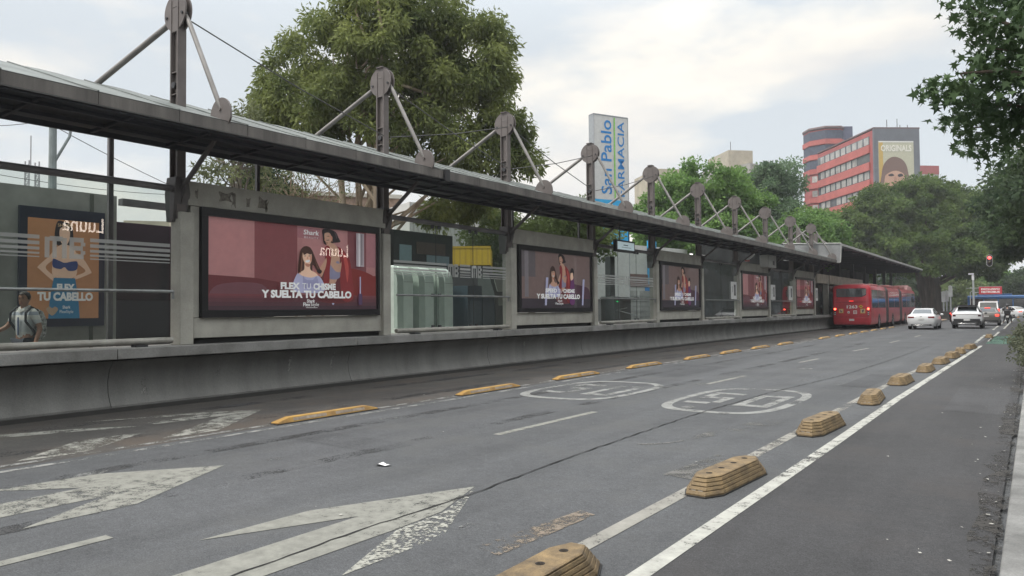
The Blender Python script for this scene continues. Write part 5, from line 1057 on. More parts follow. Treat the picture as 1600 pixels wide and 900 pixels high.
mb.build('roof_unit', M('roof_pink', (.36, .16, .15), .55, var=.2), bus, bevel=.06)
mb = MB().loft([[(-1.05, 22.2, 3.16), (1.05, 22.2, 3.16), (1.0, 22.2, 3.2), (-1.0, 22.2, 3.2)], [(-1.05, 23.2, 3.16), (1.05, 23.2, 3.16), (.95, 23.2, 3.62), (-.95, 23.2, 3.62)], [(-1.05, 25.9, 3.1), (1.05, 25.9, 3.1), (.95, 25.9, 3.5), (-.95, 25.9, 3.5)]]); mb.build('front_fairing', M('roof_pink', (.36, .16, .15), .55, var=.2), bus, bevel=.05)
for x in (1.55,): MB().tube([(1.1, 26.2, 2.95), (1.5, 26.5, 2.9), (1.55, 26.5, 2.5)], .03, 6).box(1.45, 1.65, 26.4, 26.55, 2.0, 2.5).build('mirror', blk, bus)
mb = MB().box(-1.1, 1.1, .3, 26, .22, .40); mb.build('underframe', flat('under_black', (.012, .012, .012), .9), bus)

# --- blue bus crossing far ahead
bb = thing('blue_bus', 'blue city bus crossing the avenue far ahead', 'bus', (-2.2, 130.5, 0), R(0))
pr = [(-1.25, .4), (1.25, .4), (1.25, 2.9), (1.1, 3.08), (-1.1, 3.08), (-1.25, 2.9)]
MB().loft([[(x0, y_, z) for y_, z in pr] for x0 in (-6.0, 6.0)]).build('body', M('bus_blue', (.04, .16, .42), .4, var=.1, coat=.3), bb, bevel=.08)
for a in (-5.7, -3.9, -2.1, -.3, 1.5, 3.3): MB().box(a, a+1.65, -1.262, -1.25, 1.35, 2.55).build('side_window', busglass, bb)
MB().box(-5.99, 5.99, -1.258, -1.25, 1.25, 1.35).box(-5.99, 5.99, -1.258, -1.25, 2.55, 2.62).build('window_band', blk, bb); MB().box(-6.0, 5.9, -1.256, -1.25, .45, .75).build('skirt', flat('skirt_navy', (.02, .05, .14)), bb)
MB().box(-4.8, -.5, -.9, .9, 3.08, 3.3).box(1.5, 4.5, -.9, .9, 3.08, 3.26).build('roof_unit', M('bus_blue', (.04, .16, .42), .4), bb, bevel=.05)
for x in (-3.6, 3.4):
    mb = MB(); mb.loft([[(x+q*math.cos(a), dy, .48+q*math.sin(a)) for a in [2*math.pi*k/20 for k in range(20)]] for dy, q in ((-1.30, .3), (-1.30, .46), (-1.0, .48))]); mb.build('wheel', tyre_m, bb)
# ------------------------------------------------------------------ trees and plants
def LEAF(name, dark, light, mid=None, scale=.55, transl=.42):
    dark = tuple(min(.5, x*1.25) for x in dark); light = tuple(min(.5, x*1.25) for x in light)
    m = bpy.data.materials.new(name); m.use_nodes = True; t = m.node_tree; b = t.nodes['Principled BSDF']; o = t.nodes['Material Output']
    ge = t.nodes.new('ShaderNodeTexCoord'); n = t.nodes.new('ShaderNodeTexNoise'); n.inputs['Scale'].default_value = scale; n.inputs['Detail'].default_value = 5; n.inputs['Roughness'].default_value = .65
    r = t.nodes.new('ShaderNodeValToRGB'); r.color_ramp.elements[0].position = .32; r.color_ramp.elements[1].position = .68
    r.color_ramp.elements[0].color = (*dark, 1); r.color_ramp.elements[1].color = (*light, 1)
    t.links.new(ge.outputs['Object'], n.inputs['Vector']); t.links.new(n.outputs['Fac'], r.inputs[0]); t.links.new(r.outputs[0], b.inputs['Base Color'])
    b.inputs['Roughness'].default_value = .65; b.inputs['Specular IOR Level'].default_value = .2
    tr = t.nodes.new('ShaderNodeBsdfTranslucent'); mx_ = t.nodes.new('ShaderNodeMixShader'); mx_.inputs[0].default_value = transl
    t.links.new(r.outputs[0], tr.inputs[0]); t.links.new(b.outputs[0], mx_.inputs[1]); t.links.new(tr.outputs[0], mx_.inputs[2]); t.links.new(mx_.outputs[0], o.inputs[0])
    return m
def leaf_mesh(name, cen, rad, per, ln, wd, mat, parent, seed, droop=.3, flatten=.7, shell=.5, star=False):
    g = np.random.default_rng(seed); cen = np.asarray(cen, float); rad = np.asarray(rad, float); k = len(cen)
    N = k*per; c = np.repeat(cen, per, 0); r = np.repeat(rad, per)
    d = g.normal(size=(N, 3)); d /= np.linalg.norm(d, axis=1, keepdims=True)
    q = g.random(N)**shell
    p = c+d*(r*q)[:, None]*np.array([1, 1, flatten])
    a = d*.8+g.normal(size=(N, 3))*.7; a[:, 2] -= droop; a /= np.linalg.norm(a, axis=1, keepdims=True)
    bb = np.cross(a, g.normal(size=(N, 3))); bb /= np.linalg.norm(bb, axis=1, keepdims=True)
    s = (.65+.7*g.random(N))[:, None]
    nrm = np.cross(a, bb)
    if not star:
        v = np.stack([p, p+a*ln*s*.45+bb*wd*s*.5+nrm*wd*s*.18, p+a*ln*s, p+a*ln*s*.45-bb*wd*s*.5+nrm*wd*s*.18], 1).reshape(-1, 3); m = 4
    else:
        pr = [(0, 0), (.10, .18), (-.02, .62), (.30, .26), (.52, .72), (.50, .20), (1.05, 0), (.50, -.20), (.52, -.72), (.30, -.26), (-.02, -.62), (.10, -.18)]
        v = np.stack([p+a*(ln*s*x)+bb*(ln*s*y)-nrm*(ln*s*abs(y)*.25) for x, y in pr], 1).reshape(-1, 3); m = 12
    me = bpy.data.meshes.new(name); me.vertices.add(N*m); me.vertices.foreach_set('co', v.astype(np.float32).ravel())
    me.loops.add(N*m); me.loops.foreach_set('vertex_index', np.arange(N*m, dtype=np.int32)); me.polygons.add(N)
    me.polygons.foreach_set('loop_start', np.arange(0, N*m, m, dtype=np.int32)); me.update(calc_edges=True); me.validate()
    me.materials.append(mat); o = bpy.data.objects.new(name, me); col.objects.link(o); o.parent = parent
    return o
def tree(name, label, loc, lobes, leaf, bark, seed, n=120, per=120, ln=.3, wd=.12, trunk_r=.35, fork=.35, droop=.3, rc=(.7, 1.2), group=None, limbs=14, flatten=.7, trunks=1, spread=.5, star=False, shell=.55, cat='tree', inner=.25):
    """lobes: (x, y, z, rx, ry, rz) crown masses relative to the foot"""
    t = thing(name, label, cat, loc, 0, group); g = random.Random(seed); cs, rs = [], []
    vol = [l[3]*l[4]+l[4]*l[5]+l[3]*l[5] for l in lobes]; tot = sum(vol)
    for l, v in zip(lobes, vol):
        for i in range(max(4, int(n*v/tot))):
            th = g.uniform(0, 2*math.pi); cz = g.uniform(-.75, 1); sx = math.sqrt(1-cz*cz); q = 1-inner*g.random()**1.2 if g.random() < .82 else g.uniform(.25, .75)
            q *= g.uniform(.88, 1.08)
            cs.append((l[0]+l[3]*q*sx*math.cos(th), l[1]+l[4]*q*sx*math.sin(th), l[2]+l[5]*q*cz)); rs.append(g.uniform(*rc))
    leaf_mesh('crown', cs, rs, per, ln, wd, leaf, t, seed, droop, flatten, shell, star)
    mb = MB(); top_ = max(l[2]+l[5] for l in lobes); zc = sum(l[2]*v for l, v in zip(lobes, vol))/tot
    xc = sum(l[0]*v for l, v in zip(lobes, vol))/tot; yc = sum(l[1]*v for l, v in zip(lobes, vol))/tot
    for k in range(trunks):
        ox, oy = (g.uniform(-spread, spread), g.uniform(-spread, spread)) if trunks > 1 else (0, 0)
        zf = zc*fork; fk = (xc*.25+ox*1.8, yc*.25+oy*1.8, zf)
        pts = [(ox, oy, 0), (ox*1.1+g.uniform(-.05, .05), oy*1.1, zf*.5), fk, (xc*.7+ox*2.2, yc*.7+oy*2.2, (zf+zc)/2+.3), (xc+g.uniform(-.4, .4)+ox*2, yc+oy*2, zc+(top_-zc)*.35), (xc+ox*2.4, yc+oy*2.4, zc+(top_-zc)*.7)]
        rr_ = [trunk_r*1.25, trunk_r, trunk_r*.9, trunk_r*.62, trunk_r*.35, trunk_r*.12]
        mb.tube(pts, [x/(trunks**.4) for x in rr_], 9)
        for i in range(limbs//trunks):
            c = cs[g.randrange(len(cs))]; s0 = Vector(pts[2]).lerp(Vector(pts[4]), g.random()*.9); c = Vector(c)
            m1 = s0.lerp(c, .4)+Vector((g.uniform(-.5, .5), g.uniform(-.5, .5), g.uniform(-.1, .7))); m2 = s0.lerp(c, .75)+Vector((g.uniform(-.4, .4), g.uniform(-.4, .4), g.uniform(0, .5)))
            r1 = trunk_r*g.uniform(.22, .42)/(trunks**.3); mb.tube([s0, m1, m2, c], [r1, r1*.7, r1*.4, r1*.12], 7)
    mb.build('trunk', bark, t, smooth=60)
    return t
pale_bark = M('pale_bark', (.42, .34, .25), .85, var=.2, scale=2, bump=.2, streak=True, dirt=(.22, .165, .12)); dark_bark = M('dark_bark', (.09, .07, .055), .9, var=.3, scale=3, bump=.4, streak=True); grey_bark = M('grey_bark', (.20, .17, .14), .9, var=.25, scale=3, bump=.3, streak=True)
lf_euc = LEAF('olive_leaf', (.062, .086, .030), (.205, .232, .075), scale=.5); lf_grn = LEAF('green_leaf', (0.063, 0.128, 0.042), (0.156, 0.256, 0.069), scale=.5); lf_blue = LEAF('blue_green_leaf', (0.075, 0.123, 0.075), (0.130, 0.195, 0.098), scale=.5)
lf_fig = LEAF('fig_leaf', (.024, .050, .016), (.118, .172, .044), scale=.35); lf_dark = LEAF('dark_leaf', (0.024, 0.045, 0.024), (0.068, 0.101, 0.041), scale=.6); lf_lime = LEAF('light_leaf', (0.084, 0.120, 0.042), (0.165, 0.209, 0.077), scale=.6)
lf_dry = LEAF('dry_leaf', (.075, .088, .045), (.15, .165, .08), scale=.9); lf_star = LEAF('star_leaf', (.024, .044, .024), (.058, .095, .036), scale=1.2, transl=.25); lf_sage = LEAF('sage_leaf', (.06, .07, .045), (.14, .15, .10), scale=2)

F3 = Vector((-math.sin(YAW), math.cos(YAW), 0)); R3 = Vector((math.cos(YAW), math.sin(YAW), 0))
def foot(px, D):
    """ground point seen at column px of the photograph, D metres deep"""
    p = F3*D+R3*((px-800)/1155*D); return (p.x, p.y, 0)
def lobe(px, D0, cx, cy, rx, ry, D=None, dd=0, ry3=None):
    """crown mass from measured extents (centre column/row, half sizes) at depth D0, relative to the tree's foot"""
    s = D0/1155; hz = 450+1155*math.tan(PITCH)+(800-cx)*math.sin(ROLL)
    q = R3*((cx-px)*s)+F3*dd; return (q.x, q.y, CAM_H+(hz-cy)*s, rx*s, (ry3 or rx*s), ry*s)
D = 34; x0 = 615
tree('eucalyptus_tree', 'very large spreading tree with pale forked trunks behind the second mast', foot(x0, D), [lobe(x0, D, 600, 90, 130, 110), lobe(x0, D, 490, 140, 90, 90), lobe(x0, D, 455, 185, 55, 55), lobe(x0, D, 720, 110, 88, 110), lobe(x0, D, 775, 190, 52, 78), lobe(x0, D, 800, 245, 38, 45), lobe(x0, D, 640, 30, 90, 60), lobe(x0, D, 560, 190, 70, 55, dd=-2), lobe(x0, D, 690, 235, 75, 60, dd=-1), lobe(x0, D, 735, 295, 35, 45, dd=1), lobe(x0, D, 705, 322, 55, 30, dd=2)],
     lf_euc, pale_bark, 21, n=400, per=280, ln=.27, wd=.085, trunk_r=.42, fork=.30, droop=.9, rc=(.45, .9), limbs=44, trunks=5, spread=1.1, flatten=.85)
D = 27; x0 = 365
tree('sparse_tree', 'thin half bare tree at the left side of the large tree', foot(x0, D), [lobe(x0, D, 375, 215, 42, 60), lobe(x0, D, 345, 270, 40, 35), lobe(x0, D, 400, 265, 60, 35)], lf_dry, grey_bark, 22, n=60, per=42, ln=.2, wd=.07, trunk_r=.10, limbs=40, rc=(.35, .6), fork=.45)
D = 30; x0 = 480
tree('bare_shrub', 'leafless tan branched shrub row seen above the largest advert', foot(x0, D), [lobe(x0, D, 440, 270, 55, 45), lobe(x0, D, 520, 275, 60, 40), lobe(x0, D, 470, 310, 80, 30)], lf_dry, M('tan_twig', (.24, .18, .125), .9, scale=3), 23, n=90, per=14, ln=.16, wd=.05, trunk_r=.09, limbs=80, rc=(.3, .6), fork=.3, trunks=4)
D = 31; x0 = 400
tree('small_green_tree', 'small dark green bush above the largest advert, before the bare shrubs', foot(x0, D), [lobe(x0, D, 415, 285, 32, 20), lobe(x0, D, 440, 305, 25, 20)], lf_dark, grey_bark, 24, n=40, per=80, ln=.22, wd=.08, trunk_r=.08, limbs=8, rc=(.3, .5))
D = 38; x0 = 830
tree('light_green_tree', 'light green tree right of the rounded machines and above the second advert', foot(x0, D), [lobe(x0, D, 770, 375, 50, 45), lobe(x0, D, 850, 355, 62, 40), lobe(x0, D, 905, 345, 40, 35), lobe(x0, D, 780, 440, 40, 50), lobe(x0, D, 930, 380, 35, 30)], lf_lime, grey_bark, 25, n=170, per=170, ln=.2, wd=.1, trunk_r=.2, rc=(.5, .9))
D = 62; x0 = 1100
tree('broadleaf_tree', 'bright green broad tree behind the station, right of the pharmacy sign', foot(x0, D), [lobe(x0, D, 1100, 300, 62, 52), lobe(x0, D, 1045, 330, 50, 40), lobe(x0, D, 1160, 315, 48, 50), lobe(x0, D, 1090, 370, 100, 50), lobe(x0, D, 1140, 400, 80, 50), lobe(x0, D, 1040, 385, 50, 40)], lf_grn, grey_bark, 26, n=300, per=270, ln=.30, wd=.17, trunk_r=.32, rc=(.6, 1.15))
D = 78; x0 = 1215
tree('conical_tree', 'blue green upright tree left of the red tower', foot(x0, D), [lobe(x0, D, 1228, 287, 24, 34), lobe(x0, D, 1200, 292, 25, 34), lobe(x0, D, 1212, 348, 46, 48), lobe(x0, D, 1200, 390, 60, 40)], lf_blue, grey_bark, 27, n=170, per=240, ln=.34, wd=.17, trunk_r=.3, rc=(.8, 1.5))
D = 74; x0 = 1275
tree('roadside_tree', 'green tree below the red tower behind the end of the mast row', foot(x0, D), [lobe(x0, D, 1266, 356, 38, 30), lobe(x0, D, 1292, 370, 25, 35), lobe(x0, D, 1250, 390, 50, 50)], lf_grn, grey_bark, 28, n=150, per=240, ln=.32, wd=.17, trunk_r=.3, rc=(.8, 1.3))
D = 104; x0 = 1455
tree('fig_tree', 'huge dark fig tree spreading over the avenue beyond the red bus', foot(x0, D), [lobe(x0, D, 1420, 342, 85, 58), lobe(x0, D, 1365, 360, 55, 50), lobe(x0, D, 1480, 340, 60, 52), lobe(x0, D, 1530, 355, 48, 60), lobe(x0, D, 1420, 395, 115, 45), lobe(x0, D, 1500, 405, 70, 40), lobe(x0, D, 1345, 395, 35, 35), lobe(x0, D, 1440, 308, 50, 30)], lf_fig, dark_bark, 29, n=560, per=260, ln=.46, wd=.24, trunk_r=1.3, fork=.35, rc=(.9, 1.6), droop=.5, limbs=30, trunks=3)
for i, (x, y, rx, rz_, hz_, lab, sd_) in enumerate(((2.0, 50, 3.6, 3.0, 8.2, 'dark street tree on the right pavement, nearest beyond the hanging branch', 31), (1.9, 66, 4.8, 3.8, 8.6, 'dark street tree on the right pavement, second of the right hand row', 32), (1.0, 86, 5.2, 4.6, 9.5, 'dark street tree on the right pavement near the traffic light', 33))):
    tree('street_tree', lab, (x, y, .12), [(0, 0, hz_, rx, rx, rz_), (-1.4, 1, hz_-1.2, rx*.7, rx*.8, rz_*.7), (.6, -1.5, hz_+1, rx*.7, rx*.7, rz_*.7)], lf_dark, dark_bark, sd_, n=200 if i else 120, per=200 if i else 110, ln=.34, wd=.17, trunk_r=.25, rc=(.7, 1.3), group='street trees on the right pavement')
# liquidambar whose low branches hang into the top right corner
tl = thing('liquidambar_tree', 'star leaved tree branch hanging into the upper right corner close to the camera', 'tree', (1.55, 11.2, .12))
g = random.Random(41); cs, rs = [], []
def ray_pt(px, py, D_): return Vector((0, 0, CAM_H))+(f_+r_*((px-800)/1155)-u_*((py-450)/1155))*D_
bts = []
for (pts, nn) in (([(1640, 60), (1580, 40), (1530, 20), (1515, 8)], 9), ([(1660, 130), (1570, 110), (1500, 115), (1508, 126)], 12), ([(1660, 190), (1590, 165), (1520, 165), (1512, 152)], 12), ([(1660, 215), (1590, 195), (1540, 198), (1515, 200)], 10), ([(1680, 20), (1620, 0), (1560, -20), (1540, -25)], 10), ([(1680, 90), (1630, 85), (1590, 80), (1545, 75)], 9)):
    D0 = g.uniform(7.4, 8.4); P3 = [ray_pt(px, py, D0+g.uniform(-.2, .2)) for px, py in pts]; bts.append(P3)
    for k in range(nn*2):
        tt = (k+.5)/(nn*2)*(len(P3)-1); i = min(int(tt), len(P3)-2); p = P3[i].lerp(P3[i+1], tt-i); e = tt/(len(P3)-1)
        cs.append(tuple(p+Vector((g.gauss(0, .13), g.gauss(0, .25), g.gauss(-.03, .10)))-Vector(tl.location))); rs.append(.36*(1-.62*e)+.04)
for k in range(60):
    p = ray_pt(g.uniform(1570, 1680), g.uniform(-80, 190), g.uniform(7.6, 8.8)); cs.append(tuple(p-Vector(tl.location))); rs.append(.4)
for k in range(120):   # the rest of the crown, above and right of the picture
    cs.append((g.uniform(-1.2, 3.2), g.uniform(-2, 3.5), g.uniform(6.2, 8.6))); rs.append(.55)
leaf_mesh('crown', cs, rs, 20, .084, .1, lf_star, tl, 41, droop=.75, flatten=.7, shell=.6, star=True)
mb = MB(); mb.tube([(0, 0, 0), (.05, 0, 2.2), (0, .05, 4.2), (.1, .1, 6.5), (.1, .1, 8.3)], [.2, .16, .13, .09, .03], 10)
for P3 in bts: mb.tube([(0, .03, 3.6)]+[tuple(p-Vector(tl.location)) for p in P3], [.06, .03, .02, .012, .005], 6)
mb.build('trunk', dark_bark, tl, smooth=60)
tree('clipped_bush', 'grey green bush at the right picture edge growing out over the kerb', (.35, 19.5, .12), [(0, 0, .75, .85, 1.9, .62), (-.05, 1.5, .6, .8, 1.3, .5)], lf_sage, grey_bark, 44, n=170, per=60, ln=.07, wd=.04, trunk_r=.03, rc=(.14, .26), limbs=30, cat='bush')
for i, (px, D_, w_, h_, lab) in enumerate(((1500, 140, 9, 7, 'pale green bushy tree beyond the crossing behind the red sign'), (1560, 150, 10, 8, 'mid green tree beyond the crossing right of the red sign'), (1480, 150, 9, 6, 'dark bushy tree beyond the crossing left of the camera pole'), (1610, 140, 8, 8, 'dark tree beyond the crossing at the right picture edge'), (1400, 150, 16, 9, 'dark tree mass behind the red bus at the station end'), (1300, 135, 14, 10, 'dark tree behind the far station roof'))):
    tree('background_tree', lab, foot(px, D_), [(0, 0, h_*.55, w_*.5, w_*.5, h_*.5)], [lf_lime, lf_grn, lf_dark, lf_dark, lf_dark, lf_dark][i], dark_bark, 50+i, n=120, per=150, ln=.55, wd=.3, trunk_r=.3, rc=(.9, 1.6), group='trees beyond the crossing')
# planter with tree foot at the junction
t = thing('tree_planter', 'low dark round planter wall at the foot of the fig tree', 'planter', foot(1452, 88))
MB().lathe([(3.2, 0), (3.2, .95), (2.9, .95), (2.9, .7), (0, .7)], (0, 0, 0), 28).build('wall', M('planter_dark', (.06, .06, .058), .8), t); MB().lathe([(2.9, .71), (0, .9)], (0, 0, 0), 24).build('soil', M('soil', (.08, .06, .04), .9, bump=.3), t)
sheet('traffic_island', [(-11.5, 82), (-8.2, 82), (-7.8, 90), (-8.2, 98), (-11.5, 98)], .10, M('tan_paving', (.30, .22, .16), .85, fine=.15))

# ------------------------------------------------------------------ street furniture beyond
galv = flat('galvanised', (.42, .43, .43), .45, metal=.4)
p = foot(1536, 62)
t = thing('traffic_light', 'red traffic light hanging on a mast arm from the right pavement', 'traffic light', (-3.4, 82.8, 0))
MB().loft([[(x*k, y, 5.84+z*k) for x, z in [(.21*math.cos(a), .30*math.copysign(1, math.sin(a))+.21*math.sin(a)) for a in [2*math.pi*q/24+.001 for q in range(24)]]] for y, k in ((.15, .9), (.14, 1), (-.02, 1), (-.03, .95))]).build('housing', blk, t)
MB().loft([[(x, y, 5.84+z) for x, z in [(r_ad*math.cos(a), .30*math.copysign(1, math.sin(a))+r_ad*math.sin(a)) for a in [2*math.pi*q/24+.001 for q in range(24)]]] for y, r_ad in ((-.025, .25), (-.035, .25), (-.035, .225), (-.025, .225), (-.025, .25))], False, False).build('backplate_rim', flat('rim_pale', (.45, .45, .45)), t)
MB().ball((0, -.05, 6.10), .15, 14, 8, (1, .4, 1)).build('red_lamp', EM('red_lamp_glow', (1, .10, .09), 2.5), t); MB().ball((0, -.05, 5.66), .14, 14, 8, (1, .4, 1)).build('dark_lamp', flat('dark_lens', (.03, .02, .01), .2), t)
MB().tube([(0, .1, 6.4), (0, .15, 6.75), (1.5, .15, 6.9), (4.2, .15, 6.6), (4.3, .15, 6.2), (4.3, .15, 0)], [.04, .05, .06, .08, .09, .11], 8).build('mast_arm', flat('dark_green_pole', (.03, .035, .03)), t)
for px, hh, lab in ((1522, 4.9, 'white camera pole carrying the red EXCLUSIVO METROBUS sign'),):
    b = foot(1521, 95); t = thing('sign_post', lab, 'sign post', b)
    MB().tube([(0, 0, 0), (0, 0, 5.6)], [.14, .11], 10).tube([(-.35, 0, 0), (-.35, 0, 3.3), (0, 0, 3.6)], .05, 6).tube([(-.8, 0, 3.85), (.6, 0, 3.85)], .04, 6).tube([(0, 0, 3.3), (.6, 0, 3.3)], .04, 6).build('pole', galv, t)
    MB().box(-.5, .1, -.15, .15, 5.6, 5.78).box(-.15, .12, -.12, .12, 4.9, 5.5).build('camera', flat('camera_white', (.6, .6, .6)), t)
    b2 = (b[0]+.62*math.cos(R(10)), b[1], 0)
    t = thing('exclusive_lane_sign', 'red sign reading EXCLUSIVO METROBUS above the queueing cars', 'sign', (b[0]+.6, b[1]-.05, 3.05), R(12))
    MB().box(0, 2.5, -.03, .03, 0, .95).build('board', flat('sign_red', (.42, .03, .045)), t); MB().box(-.03, 2.53, -.02, .02, -.03, 0).box(-.03, 2.53, -.02, .02, .95, .98).build('rim', flat('rim_pale', (.45, .45, .45)), t)
    A = ART((0, -.032, 0), (1, 0, 0), (0, 0, 1), 2.5, .95, gap=.003); A.text('EXCLUSIVO', .5, .56, .24, wt, .80, bold=.03); A.text('METROBUS', .5, .18, .24, wt, .80, bold=.03); A.build('lettering', t)
for i, (px, dd, hh, lab) in enumerate(((1474, 98, 3.6, 'white post, leftmost of three beside the planter'), (1479, 99, 3.7, 'white post, middle of three beside the planter'), (1485, 97, 4.3, 'tallest white post right of the planter'))):
    t = thing('signal_post', lab, 'post', foot(px, dd), group='white posts beside the planter'); MB().tube([(0, 0, 0), (0, 0, hh)], .10, 8).build('pole', galv, t); MB().box(-.22, .22, -.16, .16, hh-1.5, hh-.1).build('cabinet', flat('post_box', (.5, .5, .5)), t)
t = thing('bollard', 'small orange bollard at the junction near the blue bus', 'bollard', foot(1590, 95)); MB().lathe([(.12, 0), (.10, 1.05), (.08, 1.15), (0, 1.17)], (0, 0, 0), 10).lathe([(.109, .7), (.107, .85)], (0, 0, 0), 10).build('body', flat('bollard_orange', (.45, .22, .08)), t)
# street lamp arms at right
t = thing('street_lamp', 'street lamp with two thin pale arms reaching out of the trees at the right edge', 'street lamp', (1.2, 44.5, .12))
MB().tube([(0, 0, 0), (0, 0, 8.6), (-.3, 0, 9.1)], [.12, .08, .06], 8).tube([(-.1, 0, 9.0), (-1.6, .2, 9.55), (-3.2, .3, 9.62)], [.05, .04, .03], 8).tube([(-.1, 0, 8.7), (-1.5, .2, 9.3), (-2.6, .3, 9.50)], [.04, .03, .02], 8).build('pole', galv, t)
MB().ball((-3.5, .32, 9.6), .3, 12, 6, (1, .45, .25)).build('lamp_head', galv, t)
# poles and wires at the far left
t = thing('utility_pole', 'grey utility pole with an angled bracket behind the glass at left', 'pole', foot(80, 26)); hz = 8.5
MB().tube([(0, 0, 0), (0, 0, 9.2)], [.16, .12], 10).tube([(.05, .05, 7.0), (.35, .4, 7.9), (.45, .5, 8.8)], .05, 6).box(-.6, .6, -.06, .06, 8.9, 9.0).build('pole', M('pole_concrete', (.22, .25, .25), .8), t)
def wire(lab, a, b, sag_):
    a, b = Vector(a), Vector(b); pts = [a.lerp(b, k/12)+Vector((0, 0, -sag_*4*(k/12)*(1-k/12))) for k in range(13)]
    return tag(MB().tube(pts, .014, 5).build('overhead_wire', cb), lab, 'wire', 'overhead wires at the left')
ray_ = lambda px, py, D_: tuple(ray_pt(px, py, D_))
wire('overhead wire sloping from the utility pole down to the first mast', ray_(72, 190, 26), ray_(420, 350, 40), .3); wire('overhead wire running left from the utility pole out of the picture', ray_(72, 188, 26), ray_(-120, 178, 34), .35); wire('lower overhead wire crossing behind the top rail at left', ray_(-60, 262, 30), ray_(300, 305, 42), .25); wire('short overhead wire under the canopy right of the utility pole', ray_(92, 185, 26), ray_(300, 195, 34), .5)
t = thing('radio_mast', 'far lattice radio mast with antenna at the upper left', 'mast', foot(48, 125))
mb = MB(); w_ = .95
for sx, sy in ((-1, -1), (1, -1), (1, 1), (-1, 1)): mb.tube([(sx*w_, sy*w_, 0), (sx*w_*.8, sy*w_*.8, 27.5)], .12, 5)
for k in range(12, 27):
    for s in (-1, 1): mb.tube([(-w_*.85, s*w_*.85, k), (w_*.85, s*w_*.85, k+1)], .07, 4).tube([(w_*.85, s*w_*.85, k), (-w_*.85, s*w_*.85, k+1)], .07, 4).tube([(-w_*.85, s*w_*.85, k), (w_*.85, s*w_*.85, k)], .07, 4)
mb.tube([(-.6, 0, 27), (-.6, 0, 32)], .1, 5).tube([(-4.5, 0, 18), (4.5, 0, 18)], .08, 5)
for x in (-4, -2.5, 2.5, 4): mb.box(x-.12, x+.12, -.1, .1, 17, 19)
mb.build('lattice', flat('lattice_grey', (.25, .25, .26)), t)

# ------------------------------------------------------------------ buildings
win = M('window_glass', (.10, .115, .125), .15, var=.35, scale=.35, spec=.8); winp = M('window_pale', (.38, .38, .36), .35, var=.3, scale=.5)
def frame_thing(name, label, px, D_, px2, D2, cat='building', z=0):
    """thing standing on a line from (px, D_) to (px2, D2): local X along it, local Y going away"""
    a = Vector(foot(px, D_)); b = Vector(foot(px2, D2)); d = b-a; return thing(name, label, cat, (a.x, a.y, z), math.atan2(d.y, d.x)), d.length
# pharmacy sign tower
t, w_ = frame_thing('sign_tower', 'tall white sign tower reading San Pablo FARMACIA with a blue 24 hrs band', 931, 45, 984, 46.2, 'sign')
wp = flat('sign_white', (.56, .56, .55)); MB().box(0, w_, 0, .5, 2.2, 13.55).build('panel', wp, t); MB().box(.1, w_-.1, .1, .4, 0, 2.2).build('base', flat('sign_base', (.2, .2, .2)), t)
mb = MB().box(-.03, .0, -.02, .52, 2.2, 13.6).box(w_, w_+.03, -.02, .52, 2.2, 13.6).box(-.03, w_+.03, -.02, .52, 13.55, 13.62); mb.build('edge_trim', flat('sign_trim', (.30, .32, .34)), t)
A = ART((0, -.01, 0), (0, 0, 1), (-1, 0, 0), 13.6, w_, gap=.004)       # reads upward
bluep, grn = flat('pharmacy_blue', (.012, .20, .52)), flat('pharmacy_green', (.22, .55, .10)); cyan = flat('pharmacy_cyan', (.03, .36, .68))
A.text('San Pablo', 11.0/13.6, -.50, .30, bluep, 4.6/13.6, bold=.012); A.text('FARMACIA', 10.95/13.6, -.90, .21, bluep, 4.9/13.6, bold=.012, align='c') if False else A.text('FARMACIA', 10.95/13.6, -.88, .19, bluep, 4.7/13.6, bold=.008)
A.rect(8.45/13.6, -.615, 13.5/13.6, -.575, grn)
A.rect(5.6/13.6, -1.0, 8.35/13.6, 0, cyan)
A.build('lettering', t)
A = ART((0, -.03, 6.2), (1, 0, 0), (0, 0, 1), w_, 2.2, gap=.004); A.text('24hrs', .5, .45, .42, wt, .95, bold=.01); A.build('hours_lettering', t)
# pharmacy shop and other buildings behind the station
def blockthing(name, label, px, D_, px2, D2, depth, h, wall, feats=(), roof=None):
    t, w_ = frame_thing(name, label, px, D_, px2, D2)
    MB().box(0, w_, 0, depth, 0, h).build('wall', wall, t)
    if roof: MB().box(-.15, w_+.15, -.2, depth+.2, h, h+.25).build('roof', roof, t)
    for nm, m, u0, u1, z0, z1 in feats: MB().box(u0*w_, u1*w_, -.06, -.005, z0, z1).build(nm, m, t)
    return t, w_
cream = M('cream_wall', (.44, .42, .38), .8, scale=.6, var=.15); whitew = M('white_wall', (.52, .52, .50), .8, scale=.5, var=.12); beige = M('beige_wall', (.40, .36, .28), .85, scale=.5, var=.15)
t, w_ = blockthing('pharmacy_shop', 'white shop with brown awning band and blue panel below the sign tower', 860, 47, 1075, 58, 10, 6.2, whitew, [('blue_panel', cyan, .66, .73, 3.4, 6.6), ('awning_band', M('awning_brown', (.16, .085, .075), .7), .42, .78, 3.2, 4.1), ('window', winp, .44, .58, .6, 2.9), ('window', winp, .60, .74, .6, 2.9), ('blue_strip', bluep, .64, .78, 2.9, 3.15), ('door', win, .2, .35, 0, 2.5)])
mb = MB()
for k in range(6): mb.box(.02*w_, .98*w_, -.09, -.065, .7+k*.36, .74+k*.36)
mb.build('shutter_lines', flat('shutter_grey', (.3, .3, .3)), t)
t, w_ = blockthing('white_hall', 'white ribbed wall of a building behind the large tree, right of its trunks', 640, 46, 800, 50, 12, 8.4, whitew)
mb = MB()
for k in range(26): mb.box(w_*k/26, w_*k/26+.06, -.06, -.005, 0, 8.4)
mb.build('wall_ribs', flat('rib_grey', (.42, .42, .40)), t)
